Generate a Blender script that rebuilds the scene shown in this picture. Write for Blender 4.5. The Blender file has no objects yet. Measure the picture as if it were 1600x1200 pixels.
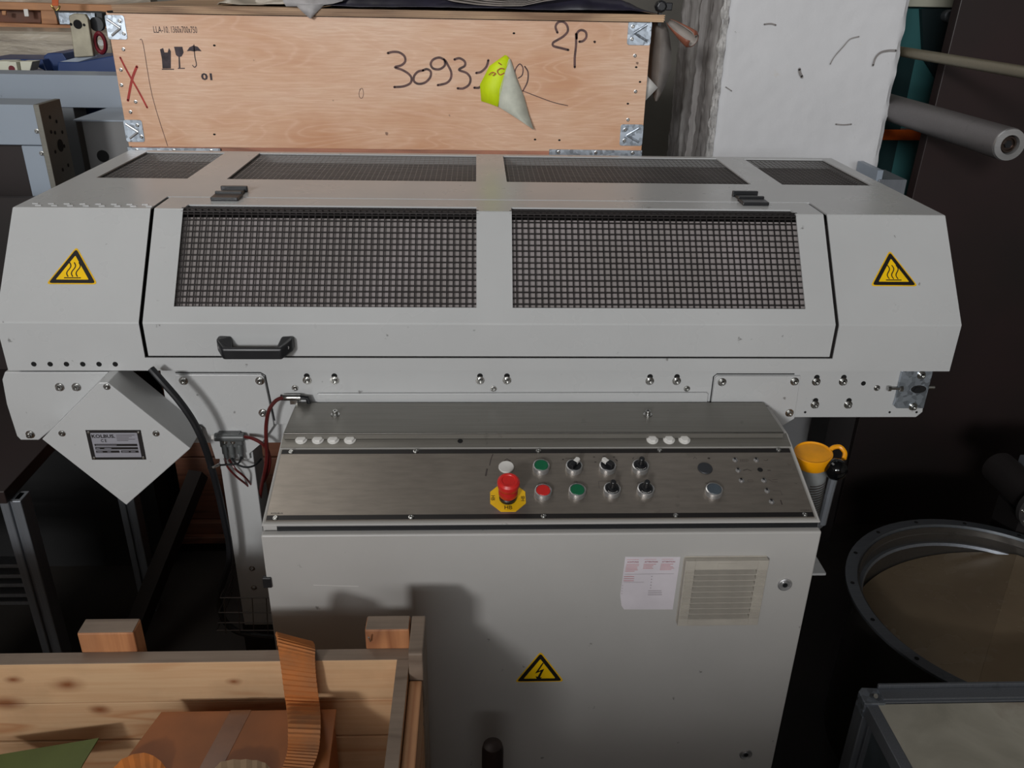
import bpy, bmesh, math, random
from mathutils import Vector, Matrix, noise
random.seed(7)
S = bpy.context.scene
COL = S.collection
# ------------------------------------------------------------------ camera
FPX = 1320.9
P, W, R_ = math.radians(25.5), math.radians(2.63), math.radians(1.15)
cp, sp, cy, sy, cr, sr = math.cos(P), math.sin(P), math.cos(W), math.sin(W), math.cos(R_), math.sin(R_)
M = (Matrix(((cr, -sr, 0), (sr, cr, 0), (0, 0, 1))) @ Matrix(((1, 0, 0), (0, -sp, -cp), (0, cp, -sp)))
     @ Matrix(((cy, -sy, 0), (sy, cy, 0), (0, 0, 1))))
CAM = Vector((0, -1.15, 1.70))
cam = bpy.data.objects.new('camera', bpy.data.cameras.new('camera'))
cam.data.sensor_width = 36; cam.data.lens = FPX / 1600 * 36; cam.data.clip_start = 0.02
cam.matrix_world = Matrix.Translation(CAM) @ Matrix((M[0], -M[1], -M[2])).transposed().to_4x4()
COL.objects.link(cam); S.camera = cam
# ------------------------------------------------------------------ light
S.view_settings.view_transform = 'Standard'; S.view_settings.look = 'None'
S.view_settings.gamma = 1; S.view_settings.use_curve_mapping = False
S.view_settings.exposure = 0.0
S.world = bpy.data.worlds.new('hall_air'); S.world.use_nodes = True
bg = S.world.node_tree.nodes['Background']
bg.inputs[0].default_value = (0.75, 0.85, 1.0, 1); bg.inputs[1].default_value = 0.15

def area(name, loc, target, sx, sy_, power, col):
    l = bpy.data.lights.new(name, 'AREA'); l.shape = 'RECTANGLE'; l.size = sx; l.size_y = sy_
    l.energy = power; l.color = col
    o = bpy.data.objects.new(name, l); COL.objects.link(o); o.location = loc
    d = Vector(target) - Vector(loc); o.rotation_euler = d.to_track_quat('-Z', 'Y').to_euler()
    return o
area('window_light', (-3.1, -8.2, 3.6), (0, 0.2, 0.9), 1.0, 0.9, 350, (0.99, 0.99, 0.985))
area('gate_light', (-0.6, -7.6, 2.4), (0, 0.6, 1.2), 5.0, 3.8, 330, (0.97, 0.985, 1.0))
area('roof_light', (-1.6, 1.2, 4.2), (-0.4, 1.4, 0), 3.0, 1.2, 26, (1.0, 0.97, 0.92))
# ------------------------------------------------------------------ helpers
def ray(x, y):
    return M.transposed() @ Vector(((x - 800) / FPX, (y - 600) / FPX, 1))
def at(x, y, X=None, Y=None, Z=None):
    """world point on an axis plane of the hall (used to read sizes off the photograph)"""
    d = ray(x, y)
    i, v = (0, X) if X is not None else (1, Y) if Y is not None else (2, Z)
    return CAM + d * ((v - CAM[i]) / d[i])

class Fr:
    """a flat working frame: origin, u right, v up, n out of the surface"""
    def __init__(s, o, u=(1, 0, 0), v=(0, 0, 1)):
        s.o = Vector(o); s.u = Vector(u).normalized(); s.v = Vector(v).normalized(); s.n = s.u.cross(s.v).normalized()
    def p(s, a, b, c=0.0): return s.o + s.u * a + s.v * b + s.n * c
    def px(s, x, y):
        d = ray(x, y); t = (s.o - CAM).dot(s.n) / d.dot(s.n); q = CAM + d * t - s.o
        return (q.dot(s.u), q.dot(s.v))
    def mat(s): return Matrix((s.u, s.v, s.n)).transposed()

class MB:
    def __init__(s): s.v = []; s.f = []
    def add(s, vs, fs):
        b = len(s.v); s.v += [Vector(q) for q in vs]; s.f += [tuple(i + b for i in f) for f in fs]; return s
    def box(s, x0, x1, y0, y1, z0, z1):
        vs = [(x, y, z) for x in (x0, x1) for y in (y0, y1) for z in (z0, z1)]
        return s.add(vs, [(0, 1, 3, 2), (4, 6, 7, 5), (0, 4, 5, 1), (2, 3, 7, 6), (0, 2, 6, 4), (1, 5, 7, 3)])
    def fbox(s, fr, a0, a1, b0, b1, c0, c1):
        vs = [fr.p(a, b, c) for a in (a0, a1) for b in (b0, b1) for c in (c0, c1)]
        return s.add(vs, [(0, 1, 3, 2), (4, 6, 7, 5), (0, 4, 5, 1), (2, 3, 7, 6), (0, 2, 6, 4), (1, 5, 7, 3)])
    def prism(s, fr, pts, c0, c1):
        n = len(pts)
        vs = [fr.p(a, b, c0) for a, b in pts] + [fr.p(a, b, c1) for a, b in pts]
        fs = [tuple(range(n))[::-1], tuple(range(n, 2 * n))] + [(i, (i + 1) % n, n + (i + 1) % n, n + i) for i in range(n)]
        return s.add(vs, fs)
    def lathe(s, fr, a, b, prof, seg=20, c=0.0, cap=True):
        """prof = [(radius, height along n)]"""
        vs = []; fs = []
        for r, h in prof:
            for k in range(seg):
                t = 2 * math.pi * k / seg
                vs.append(fr.p(a + r * math.cos(t), b + r * math.sin(t), c + h))
        for j in range(len(prof) - 1):
            for k in range(seg):
                fs.append((j * seg + k, j * seg + (k + 1) % seg, (j + 1) * seg + (k + 1) % seg, (j + 1) * seg + k))
        if cap and prof[0][0] > 0: fs.append(tuple(range(seg))[::-1])
        if cap and prof[-1][0] > 0: fs.append(tuple((len(prof) - 1) * seg + k for k in range(seg)))
        return s.add(vs, fs)
    def tube(s, pts, r, seg=10, smooth=6, r1=None):
        pts = [Vector(q) for q in pts]
        if smooth and len(pts) > 2: pts = catmull(pts, smooth)
        n = len(pts); vs = []; fs = []; up = None
        for i, q in enumerate(pts):
            t = (pts[min(i + 1, n - 1)] - pts[max(i - 1, 0)]).normalized()
            if up is None:
                up = t.orthogonal().normalized()
            up = (up - t * up.dot(t)).normalized(); w = t.cross(up)
            rr = r if r1 is None else r + (r1 - r) * i / (n - 1)
            for k in range(seg):
                a = 2 * math.pi * k / seg; vs.append(q + up * math.cos(a) * rr + w * math.sin(a) * rr)
        for i in range(n - 1):
            for k in range(seg):
                fs.append((i * seg + k, i * seg + (k + 1) % seg, (i + 1) * seg + (k + 1) % seg, (i + 1) * seg + k))
        fs.append(tuple(range(seg))[::-1]); fs.append(tuple((n - 1) * seg + k for k in range(seg)))
        return s.add(vs, fs)
    def stroke(s, fr, pts, w, c=0.0006, smooth=5):
        """flat ink ribbon with rounded ends on a frame"""
        q = [Vector((a, b, 0)) for a, b in pts]
        if smooth and len(q) > 2: q = catmull(q, smooth)
        n = len(q); L = []; Rr = []
        for i in range(n):
            t = (q[min(i + 1, n - 1)] - q[max(i - 1, 0)])
            if t.length < 1e-9: t = Vector((1, 0, 0))
            t.normalize(); m = Vector((-t.y, t.x, 0)) * w / 2
            L.append(q[i] + m); Rr.append(q[i] - m)
        vs = [fr.p(z.x, z.y, c) for z in L] + [fr.p(z.x, z.y, c) for z in Rr]
        fs = [(n + i, n + i + 1, i + 1, i) for i in range(n - 1)]
        s.add(vs, fs)
        for e in (0, n - 1):
            s.add([fr.p(q[e].x + w / 2 * math.cos(k * math.pi / 4), q[e].y + w / 2 * math.sin(k * math.pi / 4), c) for k in range(8)], [tuple(range(8))])
        return s
    def sheet(s, pts, nu, nv):
        """grid of points row by row"""
        return s.add(pts, [(j * nu + i, j * nu + i + 1, (j + 1) * nu + i + 1, (j + 1) * nu + i) for j in range(nv - 1) for i in range(nu - 1)])
    def mesh(s, name, mt, off=Vector((0, 0, 0)), merge=False, flip=True):
        me = bpy.data.meshes.new(name); me.from_pydata([tuple(q - off) for q in s.v], [], s.f)
        bm = bmesh.new(); bm.from_mesh(me)
        if merge: bmesh.ops.remove_doubles(bm, verts=bm.verts, dist=1e-5)
        if flip: bmesh.ops.recalc_face_normals(bm, faces=bm.faces)
        bm.to_mesh(me); bm.free(); me.materials.append(mt); return me
    def build(s, name, mt, parent=None, bevel=0, smooth=False, solid=0, merge=False, seg=2, flip=True, kind=None, label=None):
        off = org(parent)
        me = s.mesh(name, mt, off, merge, flip)
        o = bpy.data.objects.new(name, me); COL.objects.link(o)
        if parent: o.parent = parent
        fin(o, bevel, smooth, solid, seg)
        if kind: o['kind'] = kind
        if label: o['label'] = label
        return o
ORG = {}
def org(p):
    if p is None: return Vector((0, 0, 0))
    v = Vector(p.location)
    while p.parent: p = p.parent; v += Vector(p.location)
    return v
def fin(o, bevel, smooth, solid, seg=2):
    if bevel:
        m = o.modifiers.new('bevel', 'BEVEL'); m.width = bevel; m.segments = seg; m.limit_method = 'ANGLE'; m.angle_limit = 0.5
    if solid:
        m = o.modifiers.new('thickness', 'SOLIDIFY'); m.thickness = abs(solid); m.offset = -1 if solid > 0 else 1
    if smooth:
        for p in o.data.polygons: p.use_smooth = True
        try: o.data.set_sharp_from_angle(angle=0.6)
        except Exception: pass
def catmull(p, k):
    o = []
    for i in range(len(p) - 1):
        a, b, c, d = p[max(i - 1, 0)], p[i], p[i + 1], p[min(i + 2, len(p) - 1)]
        for j in range(k):
            t = j / k; o.append(0.5 * ((2 * b) + (c - a) * t + (2 * a - 5 * b + 4 * c - d) * t * t + (3 * b - a - 3 * c + d) * t ** 3))
    o.append(p[-1]); return o
def thing(name, label, cat, loc=(0, 0, 0), group=None):
    o = bpy.data.objects.new(name, None); COL.objects.link(o); o.location = loc; o.empty_display_size = 0.05
    return tag(o, label, cat, group)
def tag(o, label, cat, group=None):
    o['label'] = label; o['category'] = cat
    if group: o['group'] = group
    return o
def struct(o): o['kind'] = 'structure'; return o
def put(name, me, parent, fr, a, b, c=0.0, rot=0.0):
    """place a shared mesh (modelled along +z at the origin) on a frame"""
    o = bpy.data.objects.new(name, me); COL.objects.link(o); o.parent = parent
    o.matrix_local = Matrix.Translation(fr.p(a, b, c) - org(parent)) @ (fr.mat() @ Matrix.Rotation(rot, 3, 'Z')).to_4x4()
    return o
def text(s, size, fr, a, b, mt, parent, name='lettering', c=0.0006, width=None, align='LEFT', rot=0.0, shear=0.0, bold=0.0, spacing=1.0):
    cu = bpy.data.curves.new('t', 'FONT'); cu.body = s; cu.size = size; cu.align_x = align; cu.shear = shear
    cu.offset = bold; cu.space_character = spacing; cu.resolution_u = 2
    ob = bpy.data.objects.new('t', cu); COL.objects.link(ob)
    me = bpy.data.meshes.new_from_object(ob); bpy.data.objects.remove(ob)
    sx = 1.0
    if width:
        xs = [v.co.x for v in me.vertices]; sx = width / (max(xs) - min(xs))
    off = org(parent); cr_, sr_ = math.cos(rot), math.sin(rot)
    for v in me.vertices:
        x, y = v.co.x * sx, v.co.y
        v.co = fr.p(a + x * cr_ - y * sr_, b + x * sr_ + y * cr_, c) - off
    me.name = name; me.materials.clear(); me.materials.append(mt)
    o = bpy.data.objects.new(name, me); COL.objects.link(o); o.parent = parent; return o

# ------------------------------------------------------------------ materials
def lin(c): return tuple(((x / 255) / 12.92 if x / 255 <= 0.04045 else ((x / 255 + 0.055) / 1.055) ** 2.4) for x in c) + (1,)
class Mt:
    def __init__(s, name, rough=0.5, metal=0.0, spec=0.5):
        s.m = bpy.data.materials.new(name); s.m.use_nodes = True; s.t = s.m.node_tree; s.b = s.t.nodes['Principled BSDF']
        s.b.inputs['Roughness'].default_value = rough; s.b.inputs['Metallic'].default_value = metal
        s.b.inputs['Specular IOR Level'].default_value = spec
        s.tc = s.t.nodes.new('ShaderNodeTexCoord')
    def n(s, ty, **k):
        x = s.t.nodes.new(ty)
        for a, v in k.items():
            if a in x.inputs.keys() if hasattr(x.inputs, 'keys') else False: x.inputs[a].default_value = v
            else: setattr(x, a, v)
        return x
    def l(s, a, b): s.t.links.new(a, b)
    def coord(s, scale=(1, 1, 1), rot=(0, 0, 0)):
        mp = s.t.nodes.new('ShaderNodeMapping'); mp.inputs['Scale'].default_value = scale; mp.inputs['Rotation'].default_value = rot
        s.l(s.tc.outputs['Object'], mp.inputs['Vector']); return mp.outputs['Vector']
    def noise(s, scale, detail=4, rough=0.55, vec=None, dist=0.0):
        x = s.t.nodes.new('ShaderNodeTexNoise'); x.inputs['Scale'].default_value = scale; x.inputs['Detail'].default_value = detail
        x.inputs['Roughness'].default_value = rough; x.inputs['Distortion'].default_value = dist
        s.l(vec if vec is not None else s.tc.outputs['Object'], x.inputs['Vector']); return x.outputs['Fac']
    def ramp(s, fac, stops):
        x = s.t.nodes.new('ShaderNodeValToRGB'); e = x.color_ramp.elements
        while len(e) < len(stops): e.new(0.5)
        for i, (p, c) in enumerate(stops): e[i].position = p; e[i].color = c if len(c) == 4 else lin(c)
        s.l(fac, x.inputs[0]); return x.outputs[0]
    def mix(s, fac, a, b, mode='MIX'):
        x = s.t.nodes.new('ShaderNodeMix'); x.data_type = 'RGBA'; x.blend_type = mode
        for v, i in ((fac, 0), (a, 6), (b, 7)):
            if isinstance(v, (float, int)): x.inputs[i].default_value = v
            elif isinstance(v, tuple): x.inputs[i].default_value = v
            else: s.l(v, x.inputs[i])
        return x.outputs[2]
    def color(s, c):
        if isinstance(c, tuple): s.b.inputs['Base Color'].default_value = c
        else: s.l(c, s.b.inputs['Base Color'])
    def bump(s, h, st=0.2, d=0.002):
        x = s.t.nodes.new('ShaderNodeBump'); x.inputs['Strength'].default_value = st; x.inputs['Distance'].default_value = d
        s.l(h, x.inputs['Height']); s.l(x.outputs[0], s.b.inputs['Normal'])
    def roughness(s, fac, a, b):
        x = s.t.nodes.new('ShaderNodeMapRange'); x.inputs[3].default_value = a; x.inputs[4].default_value = b
        s.l(fac, x.inputs[0]); s.l(x.outputs[0], s.b.inputs['Roughness'])

def painted(name, rgb, rough=0.35, dirt=0.35, metal=0.0, speck=0.6, grime=(70, 66, 62)):
    k = Mt(name, rough, metal)
    base = lin(rgb); d = lin(tuple(max(0, int(c * 0.86)) for c in rgb))
    a = k.ramp(k.noise(3.5, 5), [(0.35, (0, 0, 0, 1)), (0.75, (dirt, dirt, dirt, 1))])
    c = k.mix(a, base, d)
    sp1 = k.ramp(k.noise(38, 3, 0.6), [(0.715, (0, 0, 0, 1)), (0.76, (speck, speck, speck, 1))])
    c = k.mix(sp1, c, lin(grime))
    k.color(c); k.bump(k.noise(420, 2), 0.05, 0.0006)
    k.roughness(k.noise(9, 3), rough - 0.06, rough + 0.1)
    return k.m
def plain(name, rgb, rough=0.5, metal=0.0, var=0.12, scale=20, bump=0.0, spec=0.5):
    k = Mt(name, rough, metal, spec)
    d = lin(tuple(int(c * (1 - var)) for c in rgb)); e = lin(tuple(min(255, int(c * (1 + var * 0.6))) for c in rgb))
    k.color(k.ramp(k.noise(scale, 4), [(0.3, d), (0.7, e)]))
    if bump: k.bump(k.noise(scale * 6, 3), bump, 0.001)
    return k.m
def steel(name, rgb, rough=0.35, stretch=(1, 60, 60), spangle=False, metal=0.9):
    k = Mt(name, rough, metal)
    if spangle:
        v = k.t.nodes.new('ShaderNodeTexVoronoi'); v.inputs['Scale'].default_value = 110
        k.l(k.tc.outputs['Object'], v.inputs['Vector'])
        c = k.ramp(v.outputs['Color'], [(0.1, tuple(int(x * 0.75) for x in rgb)), (0.9, tuple(min(255, int(x * 1.15)) for x in rgb))])
        c = k.mix(k.ramp(k.noise(14, 4), [(0.5, (0, 0, 0, 1)), (0.8, (0.5, 0.5, 0.5, 1))]), c, lin(tuple(int(x * 0.6) for x in rgb)))
    else:
        f = k.noise(6, 4, vec=k.coord(stretch))
        c = k.ramp(f, [(0.25, tuple(int(x * 0.9) for x in rgb)), (0.75, rgb)])
        c = k.mix(k.ramp(k.noise(25, 4), [(0.66, (0, 0, 0, 1)), (0.75, (0.35, 0.35, 0.35, 1))]), c, lin(tuple(int(x * 0.6) for x in rgb)))
        k.bump(f, 0.05, 0.0004)
    k.color(c); k.roughness(k.noise(8, 4), rough - 0.08, rough + 0.12)
    return k.m
def wood(name, light, dark, axis=0, rings=9.0, rough=0.62, knots=True, stain=0.0, blotch=(120, 80, 50), spots=()):
    k = Mt(name, rough)
    sc = [3.0, 3.0, 3.0]; sc[axis] = 0.32
    vec = k.coord(tuple(sc))
    w = k.t.nodes.new('ShaderNodeTexNoise'); w.inputs['Scale'].default_value = 2.0; w.inputs['Detail'].default_value = 3; w.inputs['Distortion'].default_value = 0.9
    k.l(vec, w.inputs['Vector'])
    mul = k.t.nodes.new('ShaderNodeMath'); mul.operation = 'MULTIPLY'; mul.inputs[1].default_value = rings; k.l(w.outputs['Fac'], mul.inputs[0])
    fr_ = k.t.nodes.new('ShaderNodeMath'); fr_.operation = 'PINGPONG'; fr_.inputs[1].default_value = 0.5; k.l(mul.outputs[0], fr_.inputs[0])
    sc2 = [90.0, 90.0, 90.0]; sc2[axis] = 4.0
    fine = k.noise(1.5, 3, vec=k.coord(tuple(sc2)))
    c = k.ramp(fr_.outputs[0], [(0.0, light), (0.33, light), (0.5, dark)])
    mid = tuple(int((a + b) / 2) for a, b in zip(light, dark))
    c = k.mix(k.ramp(fine, [(0.35, (0.35, 0.35, 0.35, 1)), (0.65, (0, 0, 0, 1))]), c, lin(dark))
    c = k.mix(k.ramp(k.noise(2.2, 3), [(0.4, (0, 0, 0, 1)), (0.8, (0.5, 0.5, 0.5, 1))]), c, lin(mid))
    if knots:
        v = k.t.nodes.new('ShaderNodeTexVoronoi'); v.inputs['Scale'].default_value = 3.6; kx = [2.0, 2.0, 2.0]; kx[axis] = 1.0
        k.l(k.coord(tuple(kx)), v.inputs['Vector'])
        f = k.ramp(v.outputs['Distance'], [(0.03, (0.9, 0.9, 0.9, 1)), (0.13, (0, 0, 0, 1))])
        c = k.mix(f, c, lin(blotch))
    for q, rad in spots:
        dn = k.t.nodes.new('ShaderNodeVectorMath'); dn.operation = 'DISTANCE'; dn.inputs[1].default_value = (q[0] * .55, q[1] * .2, q[2]); k.l(k.coord((.55, .2, 1)), dn.inputs[0])
        nz_ = k.t.nodes.new('ShaderNodeMath'); nz_.operation = 'MULTIPLY_ADD'; nz_.inputs[1].default_value = rad * .9; k.l(k.noise(22, 4), nz_.inputs[0]); k.l(dn.outputs['Value'], nz_.inputs[2])
        c = k.mix(k.ramp(nz_.outputs[0], [(rad * .8, (.95, .95, .95, 1)), (rad * 1.1, (.5, .5, .5, 1)), (rad * 1.9, (0, 0, 0, 1))]), c, lin(blotch))
    if stain:
        f = k.ramp(k.noise(7, 5), [(0.45, (0, 0, 0, 1)), (0.75, (stain, stain, stain, 1))]); c = k.mix(f, c, lin((84, 74, 66)))
    k.color(c); k.bump(fine, 0.25, 0.001)
    return k.m

m_paint = painted('light_grey_machine_paint', (186, 187, 187), 0.27, 0.3)
m_paint_top = m_paint
m_paint2 = painted('cabinet_paint', (178, 176, 173), 0.36, 0.4)
m_bg_paint = painted('blue_grey_paint', (142, 152, 164), 0.4, 0.3, speck=0.3)
m_bg_side = steel('bare_grey_plate', (120, 118, 110), 0.45, metal=0.7)
m_rim = painted('worn_panel_rim', (150, 147, 142), 0.4, 0.4)
m_black = plain('black_plastic', (26, 27, 30), 0.38, var=0.2)
m_gloss = plain('glossy_black', (10, 10, 12), 0.08, var=0.1)
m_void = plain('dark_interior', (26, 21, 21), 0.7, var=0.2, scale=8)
m_hole = plain('dark_hole', (8, 8, 9), 0.9, var=0.1)  # darkness of holes and gaps put into the colour
m_rubber = plain('black_cable_rubber', (22, 23, 27), 0.45, var=0.15)
m_wire = steel('grey_wire', (74, 70, 70), 0.38, metal=0.75)
m_wire_top = steel('lightened_wire', (120, 115, 112), 0.35, metal=0.8)  # lighter wire: sky reflection on the top screens put into the colour
m_filter = None
m_panel = steel('control_panel_steel', (146, 138, 129), 0.34, metal=0.65, stretch=(4, 20, 20))
m_cover = steel('cover_plate_steel', (138, 135, 128), 0.36, metal=0.55)
m_chrome = steel('bright_chrome', (205, 205, 206), 0.30, metal=0.8)
m_zinc = steel('galvanised_zinc', (176, 186, 196), 0.34, spangle=True, metal=0.8)
m_bolt = steel('zinc_bolt', (190, 190, 188), 0.25, metal=1.0)
m_alu = steel('aluminium_profile', (138, 143, 150), 0.4, metal=0.6, stretch=(60, 60, 1))
m_red = plain('red_button_plastic', (205, 40, 36), 0.35, var=0.12)
m_green = plain('green_button_plastic', (0, 98, 62), 0.4, var=0.1)
m_whitep = plain('white_plastic', (214, 212, 208), 0.4, var=0.06)
m_greyp = plain('grey_blue_plastic', (72, 82, 90), 0.4, var=0.1)
m_plug = plain('dark_grey_plug', (46, 48, 52), 0.5, var=0.1)
m_yel = plain('warning_yellow', (245, 198, 12), 0.4, var=0.05)
m_yel2 = plain('yellow_label', (236, 186, 20), 0.45, var=0.08)
m_ink = plain('black_print', (22, 18, 18), 0.5, var=0.1)
m_ink2 = plain('faint_print', (70, 62, 58), 0.5, var=0.1)
m_inkp = plain('pale_red_print', (196, 120, 126), 0.6, var=0.1)
m_inkg = plain('grey_print', (140, 130, 136), 0.6, var=0.1)
m_marker = plain('brown_black_marker', (92, 62, 58), 0.6, var=0.35, scale=60)
m_stencil = plain('stencil_ink', (58, 48, 54), 0.7, var=0.4, scale=50)
m_redmark = plain('red_marker', (168, 44, 34), 0.6, var=0.2, scale=60)
m_sticker = plain('white_sticker', (208, 202, 208), 0.5, var=0.03)
m_beige = plain('beige_grille_plastic', (176, 170, 160), 0.45, var=0.06)
m_plate = steel('rating_plate_metal', (176, 176, 186), 0.4, metal=0.4)
m_orange = plain('orange_cap_plastic', (240, 160, 10), 0.38, var=0.08)
m_tube = plain('dark_red_air_tube', (84, 28, 27), 0.3, var=0.15)
m_hose = plain('grey_pneumatic_plastic', (88, 90, 90), 0.4, var=0.15)
m_zincd = steel('dull_fins', (168, 172, 180), 0.35, metal=0.7)
m_neon = plain('neon_yellow_paper', (216, 240, 20), 0.6, var=0.06)
m_paper = plain('pale_paper', (198, 200, 186), 0.7, var=0.08, scale=30)
m_paperg = plain('grey_paper', (172, 168, 168), 0.7, var=0.1, scale=30)
m_plastic_dark = plain('dark_blue_plastic_sheet', (38, 36, 48), 0.3, var=0.3, scale=12)
m_film = plain('brown_film', (150, 142, 136), 0.35, var=0.2, scale=10)
m_brownpaper = plain('brown_card_tube', (140, 84, 64), 0.55, var=0.15)
m_blue = painted('dark_blue_enamel', (28, 54, 104), 0.35, 0.3, speck=0.1)
m_maroon = plain('maroon_enamel', (110, 30, 40), 0.35, var=0.15)
m_teal = painted('teal_enamel', (64, 118, 120), 0.4, 0.5, speck=0.3)
m_cream = painted('cream_enamel', (206, 206, 188), 0.4, 0.2, speck=0.1)
m_darkplate = None
m_strap = None

k = Mt('filter_mat_behind_mesh', 0.75)
f = k.ramp(k.noise(5, 5), [(0.35, (150, 142, 142)), (0.7, (128, 122, 118))])
st = k.t.nodes.new('ShaderNodeVectorMath'); st.operation = 'DISTANCE'; st.inputs[1].default_value = (0.135, 0.40, 1.255)
k.l(k.tc.outputs['Object'], st.inputs[0])
ad = k.t.nodes.new('ShaderNodeMath'); ad.operation = 'ADD'; k.l(st.outputs['Value'], ad.inputs[0])
ml = k.t.nodes.new('ShaderNodeMath'); ml.operation = 'MULTIPLY'; ml.inputs[1].default_value = 0.05; k.l(k.noise(40, 4), ml.inputs[0]); k.l(ml.outputs[0], ad.inputs[1])
k.color(k.mix(k.ramp(ad.outputs[0], [(0.035, (0.75, 0.75, 0.75, 1)), (0.06, (0, 0, 0, 1))]), f, lin((62, 56, 54))))
m_filter = k.m

k = Mt('dark_red_black_plate', 0.42, 0.0, 0.35)
k.color(k.ramp(k.noise(1.4, 4), [(0.35, (34, 30, 29)), (0.7, (46, 33, 33))])); k.bump(k.noise(60, 3), 0.03, 0.001); m_darkplate = k.m
k = Mt('oiled_brown_sheet', 0.25, 0.0, 0.5)
c = k.ramp(k.noise(4, 5), [(0.3, (138, 120, 98)), (0.7, (160, 142, 116))])
k.color(k.mix(k.ramp(k.noise(9, 6, dist=2.0), [(0.6, (0, 0, 0, 1)), (0.72, (0.3, 0.3, 0.3, 1))]), c, lin((170, 160, 144)))); k.roughness(k.noise(7, 4), 0.12, 0.4); m_oil = k.m
k = Mt('dirty_steel_top', 0.4, 0.0)
c = k.ramp(k.noise(6, 6, dist=1.0), [(0.3, (168, 164, 150)), (0.55, (196, 192, 178)), (0.75, (150, 132, 116))])
k.color(c); k.roughness(k.noise(5, 4), 0.25, 0.55); m_dirty = k.m

def webbing():
    k = Mt('orange_ribbed_webbing', 0.8)
    c = k.ramp(k.noise(9, 4), [(0.35, (214, 126, 54)), (0.52, (176, 112, 62)), (0.75, (128, 98, 74))])
    k.color(c); return k.m
m_strap = webbing()

# plywood face with long cathedral grain
def plywood():
    k = Mt('plywood_face', 0.5)
    vec = k.coord((0.9, 1, 4.2))
    w = k.noise(1.6, 2, 0.5, vec, 1.4)
    m1 = k.t.nodes.new('ShaderNodeMath'); m1.operation = 'MULTIPLY'; m1.inputs[1].default_value = 15; k.l(w, m1.inputs[0])
    m2 = k.t.nodes.new('ShaderNodeMath'); m2.operation = 'PINGPONG'; m2.inputs[1].default_value = 0.5; k.l(m1.outputs[0], m2.inputs[0])
    c = k.ramp(k.noise(2.6, 4, vec=k.coord((1, 1, 2.0))), [(0.3, (228, 196, 170)), (0.5, (216, 174, 142)), (0.7, (198, 142, 100))])
    g = k.ramp(m2.outputs[0], [(0.0, (0.0, 0.0, 0.0, 1)), (0.3, (0.04, 0.04, 0.04, 1)), (0.5, (0.3, 0.3, 0.3, 1))])
    c = k.mix(g, c, lin((238, 204, 178)))
    fine = k.noise(1.0, 4, 0.7, k.coord((14, 10, 260)))
    c = k.mix(k.ramp(fine, [(0.42, (0.35, 0.35, 0.35, 1)), (0.6, (0, 0, 0, 1))]), c, lin((196, 140, 108)))
    sp_ = k.ramp(k.noise(26, 2), [(0.745, (0, 0, 0, 1)), (0.77, (0.8, 0.8, 0.8, 1))])
    c = k.mix(sp_, c, lin((96, 60, 40)))
    k.color(c); k.bump(fine, 0.12, 0.0008); return k.m
m_ply = plywood()
m_plyedge = wood('plywood_edge', (206, 172, 136), (128, 96, 70), 0, 3, knots=False, stain=0.3)
m_oldwood = wood('aged_brown_wood', (120, 74, 52), (82, 46, 32), 0, 8, knots=True, stain=0.5, blotch=(60, 34, 22))
m_pine = wood('pine_board', (222, 184, 142), (206, 150, 104), 0, 5, stain=0.25, blotch=(160, 96, 50))
_ko = Vector((-.6, -.5, 0))
m_pinek = wood('knotty_pine_board', (222, 184, 142), (200, 146, 102), 0, 5, stain=0.3, blotch=(138, 78, 38), spots=[(at(105, 1070, Y=-.186) - _ko, .012), (at(155, 1110, Y=-.186) - _ko, .008), (at(365, 1065, Y=-.186) - _ko, .006), (at(20, 1062, Y=-.186) - _ko, .006)])
m_piney = wood('pine_board_side', (196, 150, 108), (166, 112, 74), 1, 5, stain=0.4)
m_pinez = wood('pine_post', (196, 134, 88), (150, 92, 56), 2, 6, stain=0.4)
m_weather = wood('weathered_board_top', (142, 124, 108), (112, 94, 80), 0, 5, knots=False, stain=0.6)
m_card = plain('brown_cardboard', (158, 92, 42), 0.5, var=0.18, scale=6)
m_greens = plain('olive_green_sheet', (92, 104, 48), 0.5, var=0.15, scale=6)
m_craten = wood('orange_pine_frame', (190, 138, 96), (150, 100, 66), 0, 5, stain=0.3)
k = Mt('crumpled_plastic_cover', 0.3, 0.0, 0.6)
wv = k.noise(2.0, 5, 0.6, k.coord((1.0, 1, 5.0)), 1.0)
k.color(k.ramp(wv, [(0.3, (132, 122, 110)), (0.6, (176, 166, 150)), (0.8, (208, 204, 196))])); k.bump(wv, 0.8, 0.02); m_tarp = k.m

k = Mt('white_painted_concrete', 0.85)
c = k.ramp(k.noise(2.2, 5), [(0.3, (196, 196, 198)), (0.7, (210, 210, 212))])
st1 = k.ramp(k.noise(8, 5, 0.7, k.coord((1, 1, 1.3))), [(0.64, (0, 0, 0, 1)), (0.78, (0.45, 0.45, 0.45, 1))])
c = k.mix(st1, c, lin((196, 178, 152)))
sp_ = k.ramp(k.noise(34, 4, 0.7), [(0.70, (0, 0, 0, 1)), (0.74, (0.8, 0.8, 0.8, 1))])
c = k.mix(sp_, c, lin((110, 108, 106)))
k.color(c); k.bump(k.noise(30, 6, 0.65), 0.35, 0.004); m_conc = k.m
k = Mt('bare_grey_concrete', 0.9)
v = k.coord((14, 14, 1.2))
c = k.ramp(k.noise(1.6, 6, 0.65, v), [(0.3, (96, 92, 90)), (0.5, (136, 132, 130)), (0.72, (178, 176, 174))])
k.color(c); k.bump(k.noise(3, 6, 0.7, v), 0.6, 0.006); m_concs = k.m
k = Mt('dark_workshop_floor', 0.6)
k.color(k.ramp(k.noise(2.5, 6), [(0.3, (30, 27, 25)), (0.7, (48, 43, 39))])); k.bump(k.noise(30, 5), 0.2, 0.003); m_floor = k.m
m_wall = plain('hall_wall_plaster', (120, 116, 110), 0.9, var=0.12, scale=2)
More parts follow.
